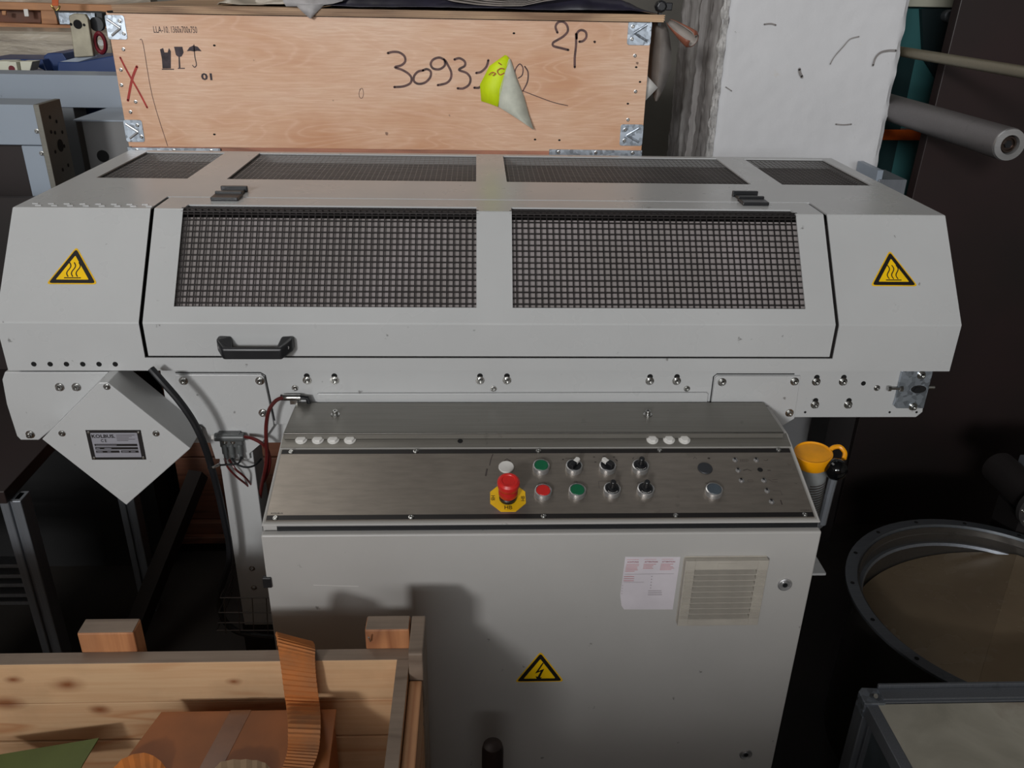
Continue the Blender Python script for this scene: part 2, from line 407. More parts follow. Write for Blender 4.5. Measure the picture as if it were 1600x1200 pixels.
m_ceil = plain('hall_ceiling', (96, 92, 88), 0.9, var=0.1, scale=2)

# ------------------------------------------------------------------ the hall
def wallbox(name, b, mt):
    mb = MB(); mb.box(*b); return struct(mb.build(name, mt))
wallbox('floor', (-5, 4.6, -8.6, 4.2, -0.1, 0), m_floor)
wallbox('wall_back', (-5, 4.6, 4.2, 4.3, 0, 4.6), m_wall)
wallbox('wall_left', (-5.1, -5, -8.6, 4.3, 0, 4.6), m_wall)
wallbox('wall_right', (4.6, 4.7, -8.6, 4.3, 0, 4.6), m_wall)
wallbox('ceiling', (-5.1, 4.7, -8.6, 4.3, 4.6, 4.7), m_ceil)

# concrete pillar: displaced grids, ribbed and broken left side
def pillar():
    x0, x1, y0, y1, z0, z1 = 0.676, 1.19, 1.35, 1.88, 0.0, 4.6
    t = thing('concrete_pillar', 'white painted square concrete pillar with a rough bare left side', 'pillar', (0.93, 1.6, 0))
    del t['category']; del t['label']; t['kind'] = 'structure'
    def nz(p, s, a): return noise.noise(Vector(p) * s) * a
    mb = MB(); nu, nv = 70, 220; pts = []
    for j in range(nv):
        z = z0 + (2.2 - z0) * j / (nv - 1)
        for i in range(nu):
            u = i / (nu - 1); x = x0 + (x1 - x0) * u
            e = max(0, 1 - u / 0.05) + max(0, 1 - (1 - u) / 0.03)
            d = nz((x, 0, z), 3, 0.004) + nz((x, 3, z), 30, 0.0012) + e * (0.010 + nz((x * 2, 5, z), 26, 0.012))
            xx = x + (nz((0, 9, z), 22, 0.006) if i in (0, nu - 1) else 0)
            pts.append((xx, y0 + d, z))
    mb.sheet(pts, nu, nv); mb.build('painted_face', m_conc, t, smooth=True, flip=False)
    mb = MB(); nu = 90; pts = []
    for j in range(nv):
        z = z0 + (2.2 - z0) * j / (nv - 1)
        for i in range(nu):
            u = i / (nu - 1); y = y0 + (y1 - y0) * u
            rib = 0.010 * math.sin(u * 26 + nz((0, u, z), 2, 1.2)) + (0.018 if 0.25 < u < 0.42 else 0)
            e = max(0, 1 - u / 0.08)
            d = rib + nz((7, y * 3, z), 9, 0.006) + nz((7, y * 2, z * 1.0), 40, 0.005) + e * (0.006 + nz((1, y, z), 30, 0.012))
            pts.append((x0 + d + (nz((0, 9, z), 22, 0.006) if i == 0 else 0), y, z))
    mb.sheet(pts, nu, nv); mb.build('bare_side', m_concs, t, smooth=True, flip=False)
    mb = MB(); mb.box(x0 + 0.03, x1 - 0.004, y0 + 0.03, y1, z0, z1); mb.box(x0, x1, y0, y1, 2.2, z1); mb.build('core', m_conc, t)
    # light broken mortar seam along the corner
    mb = MB(); pts = []
    for j in range(nv):
        z = z0 + 2.2 * j / (nv - 1)
        for i in range(7):
            a = i / 6 * math.pi * 0.5
            r = 0.016 + nz((i * 0.3, 2, z), 34, 0.009)
            pts.append((x0 + 0.012 - r * math.cos(a) , y0 + 0.012 - r * math.sin(a) , z))
    mb.sheet(pts, 7, nv); mb.build('broken_corner', m_concm, t, smooth=True, flip=False)
    fr = Fr((0, y0 - 0.006, 0))
    mb = MB()
    mb.stroke(fr, [fr.px(*q) for q in ((1364, 102), (1368, 90), (1376, 82), (1388, 79), (1400, 79))], 0.006, 0.001)
    mb.stroke(fr, [fr.px(*q) for q in ((1297, 100), (1304, 88), (1318, 72), (1328, 61), (1342, 57))], 0.003, 0.001)
    mb.stroke(fr, [fr.px(*q) for q in ((1194, 38), (1204, 37), (1212, 39))], 0.004, 0.001)
    mb.stroke(fr, [fr.px(*q) for q in ((1134, 136), (1143, 142))], 0.003, 0.001)
    mb.stroke(fr, [fr.px(*q) for q in ((1306, 194), (1318, 195), (1330, 194))], 0.004, 0.001)
    mb.stroke(fr, [fr.px(*q) for q in ((1249, 108), (1250, 114), (1253, 120))], 0.008, 0.001)
    mb.build('scuff', plain('pencil_grey', (140, 136, 134), 0.8), t, flip=False)
k = Mt('pale_mortar', 0.9)
k.color(k.ramp(k.noise(24, 6, 0.7), [(0.3, (120, 118, 116)), (0.6, (186, 184, 182))])); k.bump(k.noise(50, 6), 0.8, 0.006); m_concm = k.m
pillar()

# ------------------------------------------------------------------ drying machine with hood
XL, XR = -0.862, 0.910
GX0, GX1 = -0.611, 0.677
YF, ZB, ZF, YT, ZT, YB = 0.30, 1.035, 1.130, 0.445, 1.303, 1.03
mach = thing('drying_machine', 'long light grey sheet metal machine hood with black wire mesh screens', 'machine', (0, 0.6, 0))
slope = Fr((0, YF, ZF), (1, 0, 0), (0, YT - YF, ZT - ZF)); SL = math.hypot(YT - YF, ZT - ZF)
top = Fr((0, YT, ZT), (1, 0, 0), (0, 1, 0))
low = Fr((0, YF, ZB))
rail = Fr((0, 0.33, 0))
def plate(mb, fr, us, vs, holes=()):
    for i in range(len(us) - 1):
        for j in range(len(vs) - 1):
            cu, cv = (us[i] + us[i + 1]) / 2, (vs[j] + vs[j + 1]) / 2
            if any(a0 < cu < a1 and b0 < cv < b1 for a0, a1, b0, b1 in holes): continue
            mb.add([fr.p(us[i], vs[j]), fr.p(us[i + 1], vs[j]), fr.p(us[i + 1], vs[j + 1]), fr.p(us[i], vs[j + 1])], [(0, 1, 2, 3)])
TS = [(-0.815, -0.623, 0.262, 0.572), (-0.539, -0.002, 0.262, 0.572), (0.065, 0.606, 0.262, 0.560), (0.676, 0.880, 0.262, 0.565)]
TS = [(a, b, 0.262, 0.565) for a, b, _, _ in TS]
us = sorted({XL, GX0, GX1, XR} | {q for h in TS for q in h[:2]})
dv = 0.541 - YT
mb = MB()
plate(mb, top, us, [dv, 0.262, 0.565, YB - YT], TS)
gx = [XL, -0.815, -0.623, GX0]; hx = [GX1, 0.88, XR]
for g in (gx, hx):
    plate(mb, top, g, [0, dv]); plate(mb, slope, g, [0, SL]); plate(mb, low, g, [0, 0.026, ZF - ZB])
plate(mb, low, sorted([GX0] + [u for u in us if GX0 < u < GX1] + [GX1]), [0, 0.026])
house = mb.build('hood_housing', m_paint, mach, bevel=0.0018, solid=0.003, merge=True, flip=False)
mb = MB()
for x in (XL, XR):
    f_ = Fr((x, 0, 0), (0, 1, 0), (0, 0, 1))
    mb.prism(f_, [(YF + .001, ZB), (YF + .001, ZF), (YT, ZT - .001), (YB, ZT - .001), (YB, ZB)], -0.0015, 0.0015)
f_ = Fr((0, YB, 0)); mb.fbox(f_, XL, XR, ZB, ZT - .002, -0.002, 0.001)
mb.build('hood_end_panel', m_paint, mach)
mb = MB(); q = 0.016
f_ = Fr((0, 0, 0), (0, 1, 0), (0, 0, 1))
mb.prism(f_, [(YF + q, ZB + .004), (YF + q, ZF - .004), (YT + q * .6, ZT - q - .008), (YB - q, ZT - q - .008), (YB - q, ZB + .004)], XL + .006, XR - .006)
mb.build('interior_dark_box', m_void, mach)  # added dark box stands for the darkness inside the hood

def screen(frames, parent, pitch, r, mt, mats=None):
    """frames: list of (fr, a0,a1,b0,b1) sharing the same columns"""
    mb = MB(); a0, a1 = frames[0][1:3]; n = round((a1 - a0) / pitch)
    for fr, _, _, b0, b1 in frames:
        for i in range(n + 1):
            a = a0 + (a1 - a0) * i / n + random.uniform(-.0003, .0003); mb.fbox(fr, a - r, a + r, b0, b1, -0.006 - r, -0.006 + r)
        m = max(1, round((b1 - b0) / pitch))
        for j in range(m + 1):
            b = b0 + (b1 - b0) * j / m + random.uniform(-.0002, .0002); mb.fbox(fr, a0, a1, b - r, b + r, -0.0045 - r, -0.0045 + r)
    return mb.build('mesh_screen', mt, parent, kind='stuff')
for a0, a1, b0, b1 in TS:
    screen([(top, a0 - .004, a1 + .004, b0 - .004, b1 + .004)], mach, 0.0118, 0.0005, m_wire_top)

# door
DX0, DX1 = GX0 + 0.007, GX1 - 0.007
s0, s1 = 0.0315, 0.036
DS = [(-0.551, -0.001), (0.066, 0.616)]
door = MB(); du = [DX0, DS[0][0], DS[0][1], DS[1][0], DS[1][1], DX1]
H = [(a, b, 0.0315, 9) for a, b in DS]
plate(door, slope, du, [0, 0.0315, SL], H)
plate(door, top, du, [0, 0.032, 0.090], [(a, b, -1, 0.032) for a, b in DS])
plate(door, low, du, [0.030, ZF - ZB])
door = door.build('hood_door', m_paint, mach, bevel=0.0018, solid=0.003, merge=True, flip=False)
for a, b in DS:
    screen([(slope, a - .004, b + .004, 0.028, SL + .003), (top, a - .004, b + .004, -0.002, 0.036)], door, 0.01175, 0.0011, m_wire)
    mb = MB(); mb.fbox(slope, a - .012, b + .012, 0.012, SL - 0.012, -0.016, -0.0125)
    mb.build('filter_panel', m_filter, mach)
# handle
f_ = Fr((0, YF, 1.065), (1, 0, 0), (0, -1, 0))   # u = x, v = out of the door, n = down
mb = MB()
hp = [(-.472, 0), (-.472, .016), (-.458, .036), (-.352, .036), (-.335, .016), (-.335, 0), (-.358, 0), (-.364, .021), (-.444, .021), (-.448, 0)]
mb.prism(f_, hp, 0, -0.035)
for v_ in mb.v:
    d_ = YF - v_.y
    if d_ > .02: v_.z = 1.072 if v_.z < 1.08 else 1.094
    elif d_ < .018: v_.z = 1.082 if v_.z < 1.08 else 1.106
h = mb.build('handle', m_black, door, bevel=0.004, seg=3, smooth=True)
mb = MB()
for a in (-.463, -.345): mb = MB(); mb.lathe(Fr((0, YF - .0205, 1.092)), a, 0, [(.0045, 0), (.0045, .004), (.003, .004), (.003, .002), (0, .002)], 16); mb.build('handle_screw', m_chrome, door)
# hinges
for a0, a1 in ((-.518, -.465), (.530, .583)):
    mb = MB(); mb.fbox(top, a0, a1, .062, .100, 0, .007); mb.fbox(top, a0 + .004, a1 - .004, .1, .142, 0, .006)
    mb.fbox(top, a0, a1, .138, .146, 0, .012); mb.fbox(top, a0, a1, .096, .103, 0, .011)
    mb.build('hinge', m_black, door, bevel=0.0015)
# warning signs
def rtri(pts, r):
    out = []
    for i in range(3):
        p0, p1, p2 = Vector(pts[i - 1]), Vector(pts[i]), Vector(pts[(i + 1) % 3])
        a = p1 + (p0 - p1).normalized() * r; b = p1 + (p2 - p1).normalized() * r
        for t in (0, .33, .66, 1): out.append(tuple(a.lerp(p1, t).lerp(p1.lerp(b, t), t)))
    return out
def warn(parent, fr, cx, cyy, w, kind):
    h_ = w * 0.80 if kind == 'hot' else w * 0.80
    def T(s, dy=0): return [(cx - w / 2 * s, cyy - h_ / 3 * s + dy), (cx + w / 2 * s, cyy - h_ / 3 * s + dy), (cx, cyy + 2 * h_ / 3 * s + dy)]
    mb = MB(); mb.prism(fr, rtri(T(1.10), w * .09), 0, 0.0004); sgn = mb.build('warning_sign', m_yel2, parent)
    mb = MB(); mb.prism(fr, rtri(T(1.0), w * .07), 0.0004, 0.0007); mb.build('black_border', m_ink, sgn) if sgn.parent is mach or sgn.parent else None
    mb = MB(); mb.prism(fr, rtri(T(.70), w * .02), 0.0007, 0.0010); mb.build('yellow_field', m_yel, sgn)
    mb = MB()
    if kind == 'hot':
        for dx in (-.10, 0, .10):
            pts = [(cx + w * (dx + .055 * math.sin(t * 6.2)), cyy + w * (-.155 + .40 * t)) for t in [i / 9 for i in range(10)]]
            pts = [(cx + w * (dx - .034 * math.sin(t * 6.28)), cyy + w * (-.115 + .32 * t)) for t in [i / 9 for i in range(10)]]
            mb.stroke(fr, pts, w * .024, 0.0012, 3)
        mb.stroke(fr, [(cx - w * .17, cyy - w * .148), (cx + w * .17, cyy - w * .148)], w * .024, 0.0012, 0)
    else:
        z = [(.02, .30), (-.10, .02), (-.01, .045), (-.055, -.10), (-.095, -.08), (-.035, -.20), (.045, -.10), (.0, -.11), (.085, .10), (-.015, .07), (.10, .30)]
        z = [(.045, .27), (-.085, .0), (.02, .05), (-.035, -.09), (-.075, -.075), (-.03, -.19), (.05, -.105), (.01, -.105), (.085, .115), (-.02, .065), (.075, .27)]
        mb.prism(fr, [(cx + (a * 1.15 - .005) * w, cyy + (b * 1.12 - .035) * w) for a, b in z], 0.0009, 0.0013)
    mb.build('hot_surface_symbol' if kind == 'hot' else 'lightning_bolt_symbol', m_ink, sgn, flip=(kind != 'hot'))
    return sgn
warn(mach, slope, *[(a + b) / 2 for a, b in [( -0.7375, -0.7375)]], slope.px(120, 445)[1] + .0255, .084, 'hot')
warn(mach, slope, 0.7915, slope.px(1397, 448)[1] + .0255, .084, 'hot')
# vent holes in the cheek, embossed dashes on the top edge
mb = MB(); mb.lathe(Fr((0, 0, 0), (1, 0, 0), (0, 1, 0)), 0, 0, [(0.0048, 0), (0.0048, .0005)], 16); me_dark_disc = mb.mesh('hole', m_hole)  # flat disc set just proud; the hole's darkness is only its colour
for i in range(6): put('vent_hole', me_dark_disc, mach, low, -0.814 + i * 0.0294, 0.013, 0.0001)
for j in range(2):
    for i in range(8):
        mb = MB()
        a = -0.828 + i * .0292 - j * .012; b = 0.012 + j * .014
        mb.fbox(top, a, a + .011, b, b + .003, 0, .0014); mb.build('embossed_slot', m_paint, mach)
# rails, plates
mb = MB(); mb.prism(rail, [(-.60, .905), (-.60, 1.032), (.884, 1.032), (.897, .931), (.886, .919), (.44, .919), (.40, .905)], -0.012, 0)
mb.build('front_rail', m_paint, mach, bevel=0.0015)
mb = MB(); mb.prism(rail, [rail.px(*q) for q in ((5, 592), (12, 630), (28, 680), (34, 686), (62, 686), (182, 588), (182, 580), (9, 580))], -0.01, 0.004)
mb.build('side_plate', m_paint, mach, bevel=0.0015)
mb = MB(); mb.prism(rail, [(-.60, 1.032), (-.58, 1.0), (-.575, .985), (-.53, .90), (-.53, .74), (-.45, .74), (-.452, .846), (-.425, .866), (-.40, .88), (-.398, .915), (-.406, 1.010), (-.409, 1.015), (-.60, 1.015)], 0.0, 0.004)
mb = MB(); mb.prism(rail, [(-.571, 1.015), (-.578, .99), (-.53, .90), (-.52, .83), (-.452, .83), (-.452, .842), (-.425, .866), (-.398, .905), (-.398, .915), (-.406, 1.010), (-.410, 1.015)], 0.001, 0.005)
mb.build('cover_plate', m_paint, mach, bevel=0.001)
mb = MB(); mb.prism(rail, [(.464, 1.008), (.468, 1.013), (.632, 1.013), (.635, .919), (.56, .86), (.46, .86), (.463, .954)], 0.001, 0.005)
mb.build('cover_plate', m_paint, mach, bevel=0.001)
mb = MB()
mb.stroke(rail, [(-.571, 1.0175), (-.412, 1.0175), (-.404, 1.012), (-.396, .915)], .0022, .0008, 0)
mb.build('plate_joint', m_hole, mach, flip=False); mb = MB()
mb.stroke(rail, [(.4615, .950), (.4615, 1.010), (.467, 1.0155), (.62, 1.0155)], .0022, .0008, 0)
mb.build('plate_joint', m_hole, mach, flip=False)
mb = MB(); mb.prism(rail, [(-.309, .94), (-.309, .972), (-.306, .975), (.451, .977), (.454, .974), (.454, .94)], 0.0, 0.006)
mb.build('inset_plate', m_paint, mach, bevel=0.001)
mb = MB(); mb.fbox(rail, -.6, .6, .86, .905, -0.014, -0.008); mb.build('rear_rail', m_paint, mach)
# end bracket
mb = MB(); mb.prism(rail, [rail.px(*q) for q in ((1407, 578), (1397, 622), (1394, 631), (1399, 636), (1441, 636), (1456, 578))], 0.001, 0.006)
br = mb.build('end_bracket', m_zinc, mach, bevel=0.001)
mb = MB(); n_ = 18; e = [( .862 + .0155 * math.cos(2 * math.pi * i / n_), .9825 + .0085 * math.sin(2 * math.pi * i / n_)) for i in range(n_)]
cx_, cy_ = rail.px(1433, 606); e = [(cx_ + .0155 * math.cos(2 * math.pi * i / n_), cy_ + .0085 * math.sin(2 * math.pi * i / n_)) for i in range(n_)]
mb.prism(rail, e, .006, .0066); mb.build('oval_slot', m_hole, br)
mb = MB(); mb.lathe(Fr((0, 0, 0), (1, 0, 0), (0, 1, 0)), cx_ - .004, cy_, [(.0075, 0.0)], 6) if False else None
a_, b_ = rail.px(1430, 607); mb.lathe(rail, a_, b_, [(.007, .0066), (.007, .009), (0, .009)], 6); mb.build('slot_nut', m_black, br)
mb = MB(); a0, b0 = rail.px(1384, 604); a1, b1 = rail.px(1407, 604)
mb.tube([rail.p(a0, b0, .009), rail.p(a1, b1, .009)], .0028, 10, 0); mb.tube([rail.p(a0, b0, .009), rail.p(a0 + .006, b0, .009)], .0055, 6, 0)
mb.tube([rail.p(a1 - .006, b0, .009), rail.p(a1, b0, .009)], .006, 6, 0); a1, b1 = rail.px(1457, 603)
mb.tube([rail.p(a1 - .012, b1, .006), rail.p(a1, b1, .006)], .0045, 8, 0); mb.build('adjusting_bolt', m_bolt, br, smooth=True)
# bolts (shared meshes)
zf = Fr((0, 0, 0), (1, 0, 0), (0, 1, 0))
def boltmesh(name, rw, rh, mt=m_bolt, hgt=.006):
    mb = MB(); mb.lathe(zf, 0, 0, [(rw, 0), (rw, .0014), (rh, .0016), (rh, hgt * .8), (rh * .8, hgt), (rh * .5, hgt), (rh * .45, hgt * .55), (0, hgt * .55)], 16)
    me = mb.mesh(name, mt)
    for p in me.polygons: p.use_smooth = False
    return me
me_slotbolt = boltmesh('washer_bolt', .0085, .0052, hgt=.009)
me_cap = boltmesh('socket_screw', .0062, .0042, hgt=.005)
me_small = boltmesh('small_screw', .0045, .0035, hgt=.003)
mb = MB(); mb.lathe(zf, 0, 0, [(.0055, 0), (.0055, .0006)], 14); me_slot = mb.mesh('bolt_slot', m_hole)  # flat black disc, slot darkness given by colour
for x, y in ((480, 594), (523, 594), (750, 594), (792, 594), (1015, 595), (1057, 595), (1275, 596), (1317, 596), (1273, 632), (1325, 632)):
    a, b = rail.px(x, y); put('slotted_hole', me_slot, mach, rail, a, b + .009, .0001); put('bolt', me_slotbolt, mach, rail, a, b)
for x, y in ((461, 606), (771, 607), (1073, 607), (1370, 606)): put('bolt', me_cap, mach, rail, *rail.px(x, y))
for x, y, c in ((95, 603, .004), (121, 603, .004), (49, 677, .004), (407, 593, .005), (412, 643, .005), (288, 593, .005), (1127, 595, .005), (1240, 594, .005), (1232, 643, .005)):
    put('bolt', me_slotbolt, mach, rail, *rail.px(x, y), c)
put('bolt', me_slotbolt, mach, rail, *rail.px(1437, 584), .006); put('bolt', me_slotbolt, mach, rail, *rail.px(1424, 633), .006)
put('vent_hole', me_dark_disc, mach, rail, *rail.px(1349, 599), .0001)
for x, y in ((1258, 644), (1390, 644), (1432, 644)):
    a, b = rail.px(x, y); o = put('screw_hole', me_dark_disc, mach, rail, a, b, .0001); o.scale = (.5, .5, 1)
# rotated square motor box
mf = Fr((0, 0.25, 0))
dia = [(-.805, .918), (-.677, .772), (-.537, .897), (-.664, 1.034), (-.680, 1.034)]
mb = MB(); mb.prism(mf, dia, -0.082, 0); mb.build('motor_box', m_paint, mach, bevel=0.0015)
for x, y in ((167, 604), (97, 677), (244, 677)): put('bolt', me_cap, mach, mf, *mf.px(x, y))
# rating plate
rp = MB(); rp.fbox(mf, -.722, -.622, .874, .937, 0, .0008); rp = rp.build('rating_plate', m_ink, mach)
mb = MB(); mb.fbox(mf, -.7145, -.6295, .8795, .9315, .0008, .0011); mb.build('silver_field', m_plate, rp)
text('KOLBUS.', .0095, mf, -.7135, .9215, m_ink, rp, c=.0014, width=.0425, bold=.0003)
text('C E', .0085, mf, -.698, .9125, m_ink, rp, c=.0014, width=.0105, bold=.0002)
mb = MB()
for i, w_ in enumerate((.033, .028, .022, .033, .020)): mb.stroke(mf, [(-.668, .9270 - i * .0029), (-.668 + w_, .9270 - i * .0029)], .0009, .0014, 0)
mb.build('fine_print', m_ink2, rp, flip=False)
mb = MB()
for b, spans in ((.9035, ((-.711, -.633),)), (.8965, ((-.711, -.633),)), (.8893, ((-.711, -.668), (-.665, -.633)))):
    for a0, a1 in spans: mb.fbox(mf, a0, a1, b, b + .0048, .0011, .0014)
mb.build('black_bar', m_ink, rp)
mb = MB()
for a, b, w_ in ((-.709, .9058, .038), (-.709, .8989, .006), (-.694, .8989, .012), (-.709, .8917, .010), (-.69, .8917, .006), (-.663, .8917, .012), (-.647, .8917, .008)):
    mb.stroke(mf, [(a, b), (a + w_, b)], .0013, .0017, 0)
mb.build('stamped_text', m_plate, rp, flip=False)
for a in (-.7175, -.6265):
    for b in (.878, .9325): put('rivet', me_small, rp, mf, a, b, .0008).scale = (.6, .6, .6)
# support leg, added dark box, fins
mb = MB(); mb.box(-.515, -.447, .332, .40, .40, .90); mb.build('support_leg', m_paint, mach, bevel=.002)
mb = MB(); mb.box(.50, .57, .45, .52, .0, .93); mb.build('support_leg', m_paint, mach, bevel=.002)
mb = MB(); mb.box(-.54, .60, .42, .62, .0, .40); mb.box(-.52, -.44, .334, .5, .0, .40); mb.build('under_machine_dark_box', m_void, mach)  # dark box added for the darkness under the machine
for x, y in ((394, 888), (397, 918)): put('bolt', me_cap, mach, Fr((0, .332, 0)), *Fr((0, .332, 0)).px(x, y))
mb = MB()
for i in range(10):
    z = .862 - i * .0125; mb.box(-.555 + i * .001, -.50, .42, .50, z, z + .005)
mb.box(-.545, -.50, .425, .495, .74, .87); mb.build('cooling_fins', m_zincd, mach)

# ------------------------------------------------------------------ control cabinet
cab = thing('control_cabinet', 'grey control cabinet with a sloping steel button panel below the hood', 'cabinet', (0.11, 0.1, 0))
CX0, CX1 = -.352, .577
pan = Fr((0, .0, .8853), (1, 0, 0), (0, .151, .047))
sf = Fr((0, 0, 0), (0, 1, 0), (0, 0, 1))
mb = MB(); mb.prism(sf, [(.018, .10), (.018, .886), (.012, .8868), (.012, .8889), (.207, .950), (.32, .950), (.32, .10)], CX0, CX1)
mb.build('cabinet_body', m_paint2, cab, bevel=.002)
mb = MB(); mb.box(CX0 + .024, CX1 - .003, .0125, .02, .8755, .8866); mb.build('rubber_seal', m_rubber, cab, bevel=.001)
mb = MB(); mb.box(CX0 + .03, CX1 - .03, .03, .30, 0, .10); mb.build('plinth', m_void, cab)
df = Fr((0, 0, 0))
cd = MB(); cd.fbox(df, CX0, CX1, .10, .877, -.015, 0); cd = cd.build('cabinet_door', m_paint2, cab, bevel=.0025)
# door locks
for x, y in ((1226, 913), (1165, 1178)):
    a, b = df.px(x, y); mb = MB()
    mb.lathe(df, a, b, [(.0125, 0), (.0125, .002), (.0105, .003), (.0095, .0012), (.0060, .001), (.0058, .0025), (0, .0025)], 24); l_ = mb.build('lock', m_chrome, cd, smooth=True)
    mb = MB(); mb.lathe(df, a, b, [(.0045, .0026), (.0045, .003)], 12); mb.build('key_slot', m_black, cd)
a, b = df.px(419, 909); mb = MB(); mb.fbox(df, a - .008, a + .006, b - .010, b + .010, -.004, .004); mb.build('latch', m_black, cab, bevel=.001)
# vent grille
v0, v1, w0, w1 = .349, .4925, .6865, .8295
vent = MB(); rr = .005
def rrect(x0, x1, y0, y1, r):
    o = []
    for cx, cy_, s in ((x1 - r, y1 - r, 0), (x0 + r, y1 - r, 1), (x0 + r, y0 + r, 2), (x1 - r, y0 + r, 3)):
        for t in range(4): a = (s + t / 3) * math.pi / 2; o.append((cx + r * math.cos(a), cy_ + r * math.sin(a)))
    return o
vent.prism(df, rrect(v0, v1, w0, w1, rr), 0, .0012)
sx0, sx1, sy0, sy1 = v0 + .018, v1 - .019, w0 + .015, w1 - .020
for (x0, x1, y0, y1) in ((v0 + .001, sx0, w0 + .002, w1 - .002), (sx1, v1 - .001, w0 + .002, w1 - .002), (sx0, sx1, w0 + .002, sy0), (sx0, sx1, sy1, w1 - .002)):
    vent.fbox(df, x0, x1, y0, y1, .002, .0125)
vent = vent.build('vent_grille', m_beige, cab, bevel=.0008)
mb = MB()
for i in range(34):
    b = w0 + .018 + i * .0031
    mb.fbox(df, v0 + .002, sx0 - .001, b, b + .0014, .0125, .0135); mb.fbox(df, sx1 + .001, v1 - .002, b, b + .0014, .0125, .0135)
mb.build('side_ribs', m_beige, vent, kind='stuff')
mb = MB(); mb.fbox(df, sx0, sx1, sy0, sy1, .0012, .0016); mb.build('gap_shade_plate', m_plug, vent)  # dark plate stands in for the shade between the slats
mb = MB(); mb.fbox(df, .405, .437, w1 - .017, w1 - .006, .0125, .0132); mb.build('clip', m_beige, vent)
mb = MB(); p_ = (sy1 - sy0) / 9
f2 = Fr((0, 0, 0), (0, -1, 0), (0, 0, 1))
mb.prism(Fr((0, 0, 0), (0, -1, 0), (0, 0, 1)), [(.0012, .0002), (.0122, .0002), (.0126, p_ * .20), (.0116, p_ * .22), (.0014, p_ * .46), (.0012, p_ * 1.0)], 0, sx1 - sx0)
me_slat = mb.mesh('slat', m_beige)
for i in range(9):
    o = bpy.data.objects.new('slat', me_slat); COL.objects.link(o); o.parent = vent; o.location = Vector((sx1, 0, sy0 + i * p_)) - org(vent)
# notice sticker
st_ = MB(); st_.prism(df, [df.px(*q) for q in ((977, 870), (1063, 870), (1051, 952), (975, 952), (971, 946), (969, 930))], 0, .0005)
st_ = st_.build('notice_sticker', m_sticker, cab)
z0 = .829
for i, s in enumerate(('ACHTUNG', 'ATTENTION', 'ATTENTION')):
    text(s, .0036, df, .2535 + i * .0295, z0 - .0118, plain('red_print', (150, 70, 84), .6), st_, c=.0009, width=(.0195, .0225, .0225)[i], bold=.0001)
mb = MB()
for i in range(3):
    a = .2525 + i * .0295
    mb.stroke(df, [(a, z0 - .0055), (a + .02, z0 - .0055)], .0006, .0009, 0)
    for j in range((6, 4, 5)[i]):
        mb.stroke(df, [(a - j * .0002, z0 - .0155 - j * .0029), (a + random.uniform(.014, .023), z0 - .0155 - j * .0029)], .0009, .0009, 0)
for j in range(3): mb.stroke(df, [(.2505, z0 - .041 - j * .0044), (.2505 + .017, z0 - .041 - j * .0044)], .0011, .0009, 0)
mb.build('red_text_lines', m_inkp, st_, flip=False)
mb = MB(); mb.stroke(df, [(.2515, z0 - .036), (.335, z0 - .036)], .0005, .0009, 0); mb.stroke(df, [(.2505, z0 - .053), (.285, z0 - .053)], .0004, .0009, 0)
for j in range(3): mb.stroke(df, [(.295, z0 - .072 - j * .0042), (.295 + .022 + .001 * j, z0 - .072 - j * .0042)], .001, .0009, 0)
for j in range(5): mb.stroke(df, [(.2975, z0 - .041 - j * .0062), (.2985, z0 - .041 - j * .0062)], .0012, .0009, 0)
for j in range(4): mb.stroke(df, [(.2487, z0 - .060 - j * .0058), (.2493, z0 - .060 - j * .0058)], .001, .0009, 0)
mb.build('grey_text_lines', m_inkg, st_, flip=False)
warn(cab, df, .1135, .5755, .082, 'volt')
mb = MB(); mb.stroke(df, [df.px(490, 914), df.px(560, 916)], .0012, .0003, 0); mb.build('scratch', m_whitep, cd, flip=False)
# panel plate with black strips
L_ = math.hypot(.151, .047)
def pp(x, y): return pan.px(x, y)
pb, pt_ = .0195, .177
mb = MB(); mb.fbox(pan, -.350, .572, pb - .003, pt_ + .004, 0, .0012); mb.build('panel_rim', m_rim, cab, bevel=.0006)
plate_ = MB(); plate_.fbox(pan, -.3465, .5685, pb, pt_, .0012, .0032); plate_ = plate_.build('button_panel', m_panel, cab, bevel=.0006)
mb = MB(); mb.fbox(pan, -.3455, .5675, pb + .001, pb + .0105, .0032, .0036); mb.fbox(pan, -.3455, .5675, pt_ - .0100, pt_ - .0005, .0032, .0036); mb.build('black_stripe', m_ink, cab)
for x in (456, 650, 841, 1030, 1216): put('panel_screw', me_small, cab, pan, pp(x, 706)[0], pt_ - .005, .0034)
for x in (432, 643, 849, 1055, 1257): put('panel_screw', me_small, cab, pan, pp(x, 807)[0], pb + .005, .0034)
text('KOLBUS', .0042, pan, -.340, pb + .0135, m_ink, cab, c=.0035, width=.019)
text('KOLBUS', .0036, pan, .548, pb + .0135, m_ink2, cab, c=.0035, width=.015)
# strip with hexagonal plastic plugs and top cover
mb = MB(); mb.fbox(pan, CX0 + .002, CX1 - .003, pt_ + .007, .217, 0, .001); mb.build('plug_strip', m_cover, cab)
mb = MB()
mb.lathe(zf, 0, 0, [(.0108, 0), (.0108, .0015), (.0085, .002)], 20); mb.lathe(zf, 0, 0, [(.0088, .0015), (.0088, .0045), (.0075, .0055), (0, .0055)], 6)
me_hex = mb.mesh('hexagon_plug', m_whitep)
for x in (471, 497, 521, 547, 1019, 1045, 1069): put('hexagon_plug', me_hex, cab, pan, *pp(x, 688), .001)
put('cable_hole', me_dark_disc, cab, pan, *pp(719, 690), .0012)
cov = Fr((0, 0, .960), (1, 0, 0), (0, 1, 0))
mb = MB(); mb.fbox(cov, -.347, .564, .194, .3165, -.003, 0); mb.box(-.347, .564, .194, .197, .948, .960); mb.build('top_cover', m_cover, cab, bevel=.001)
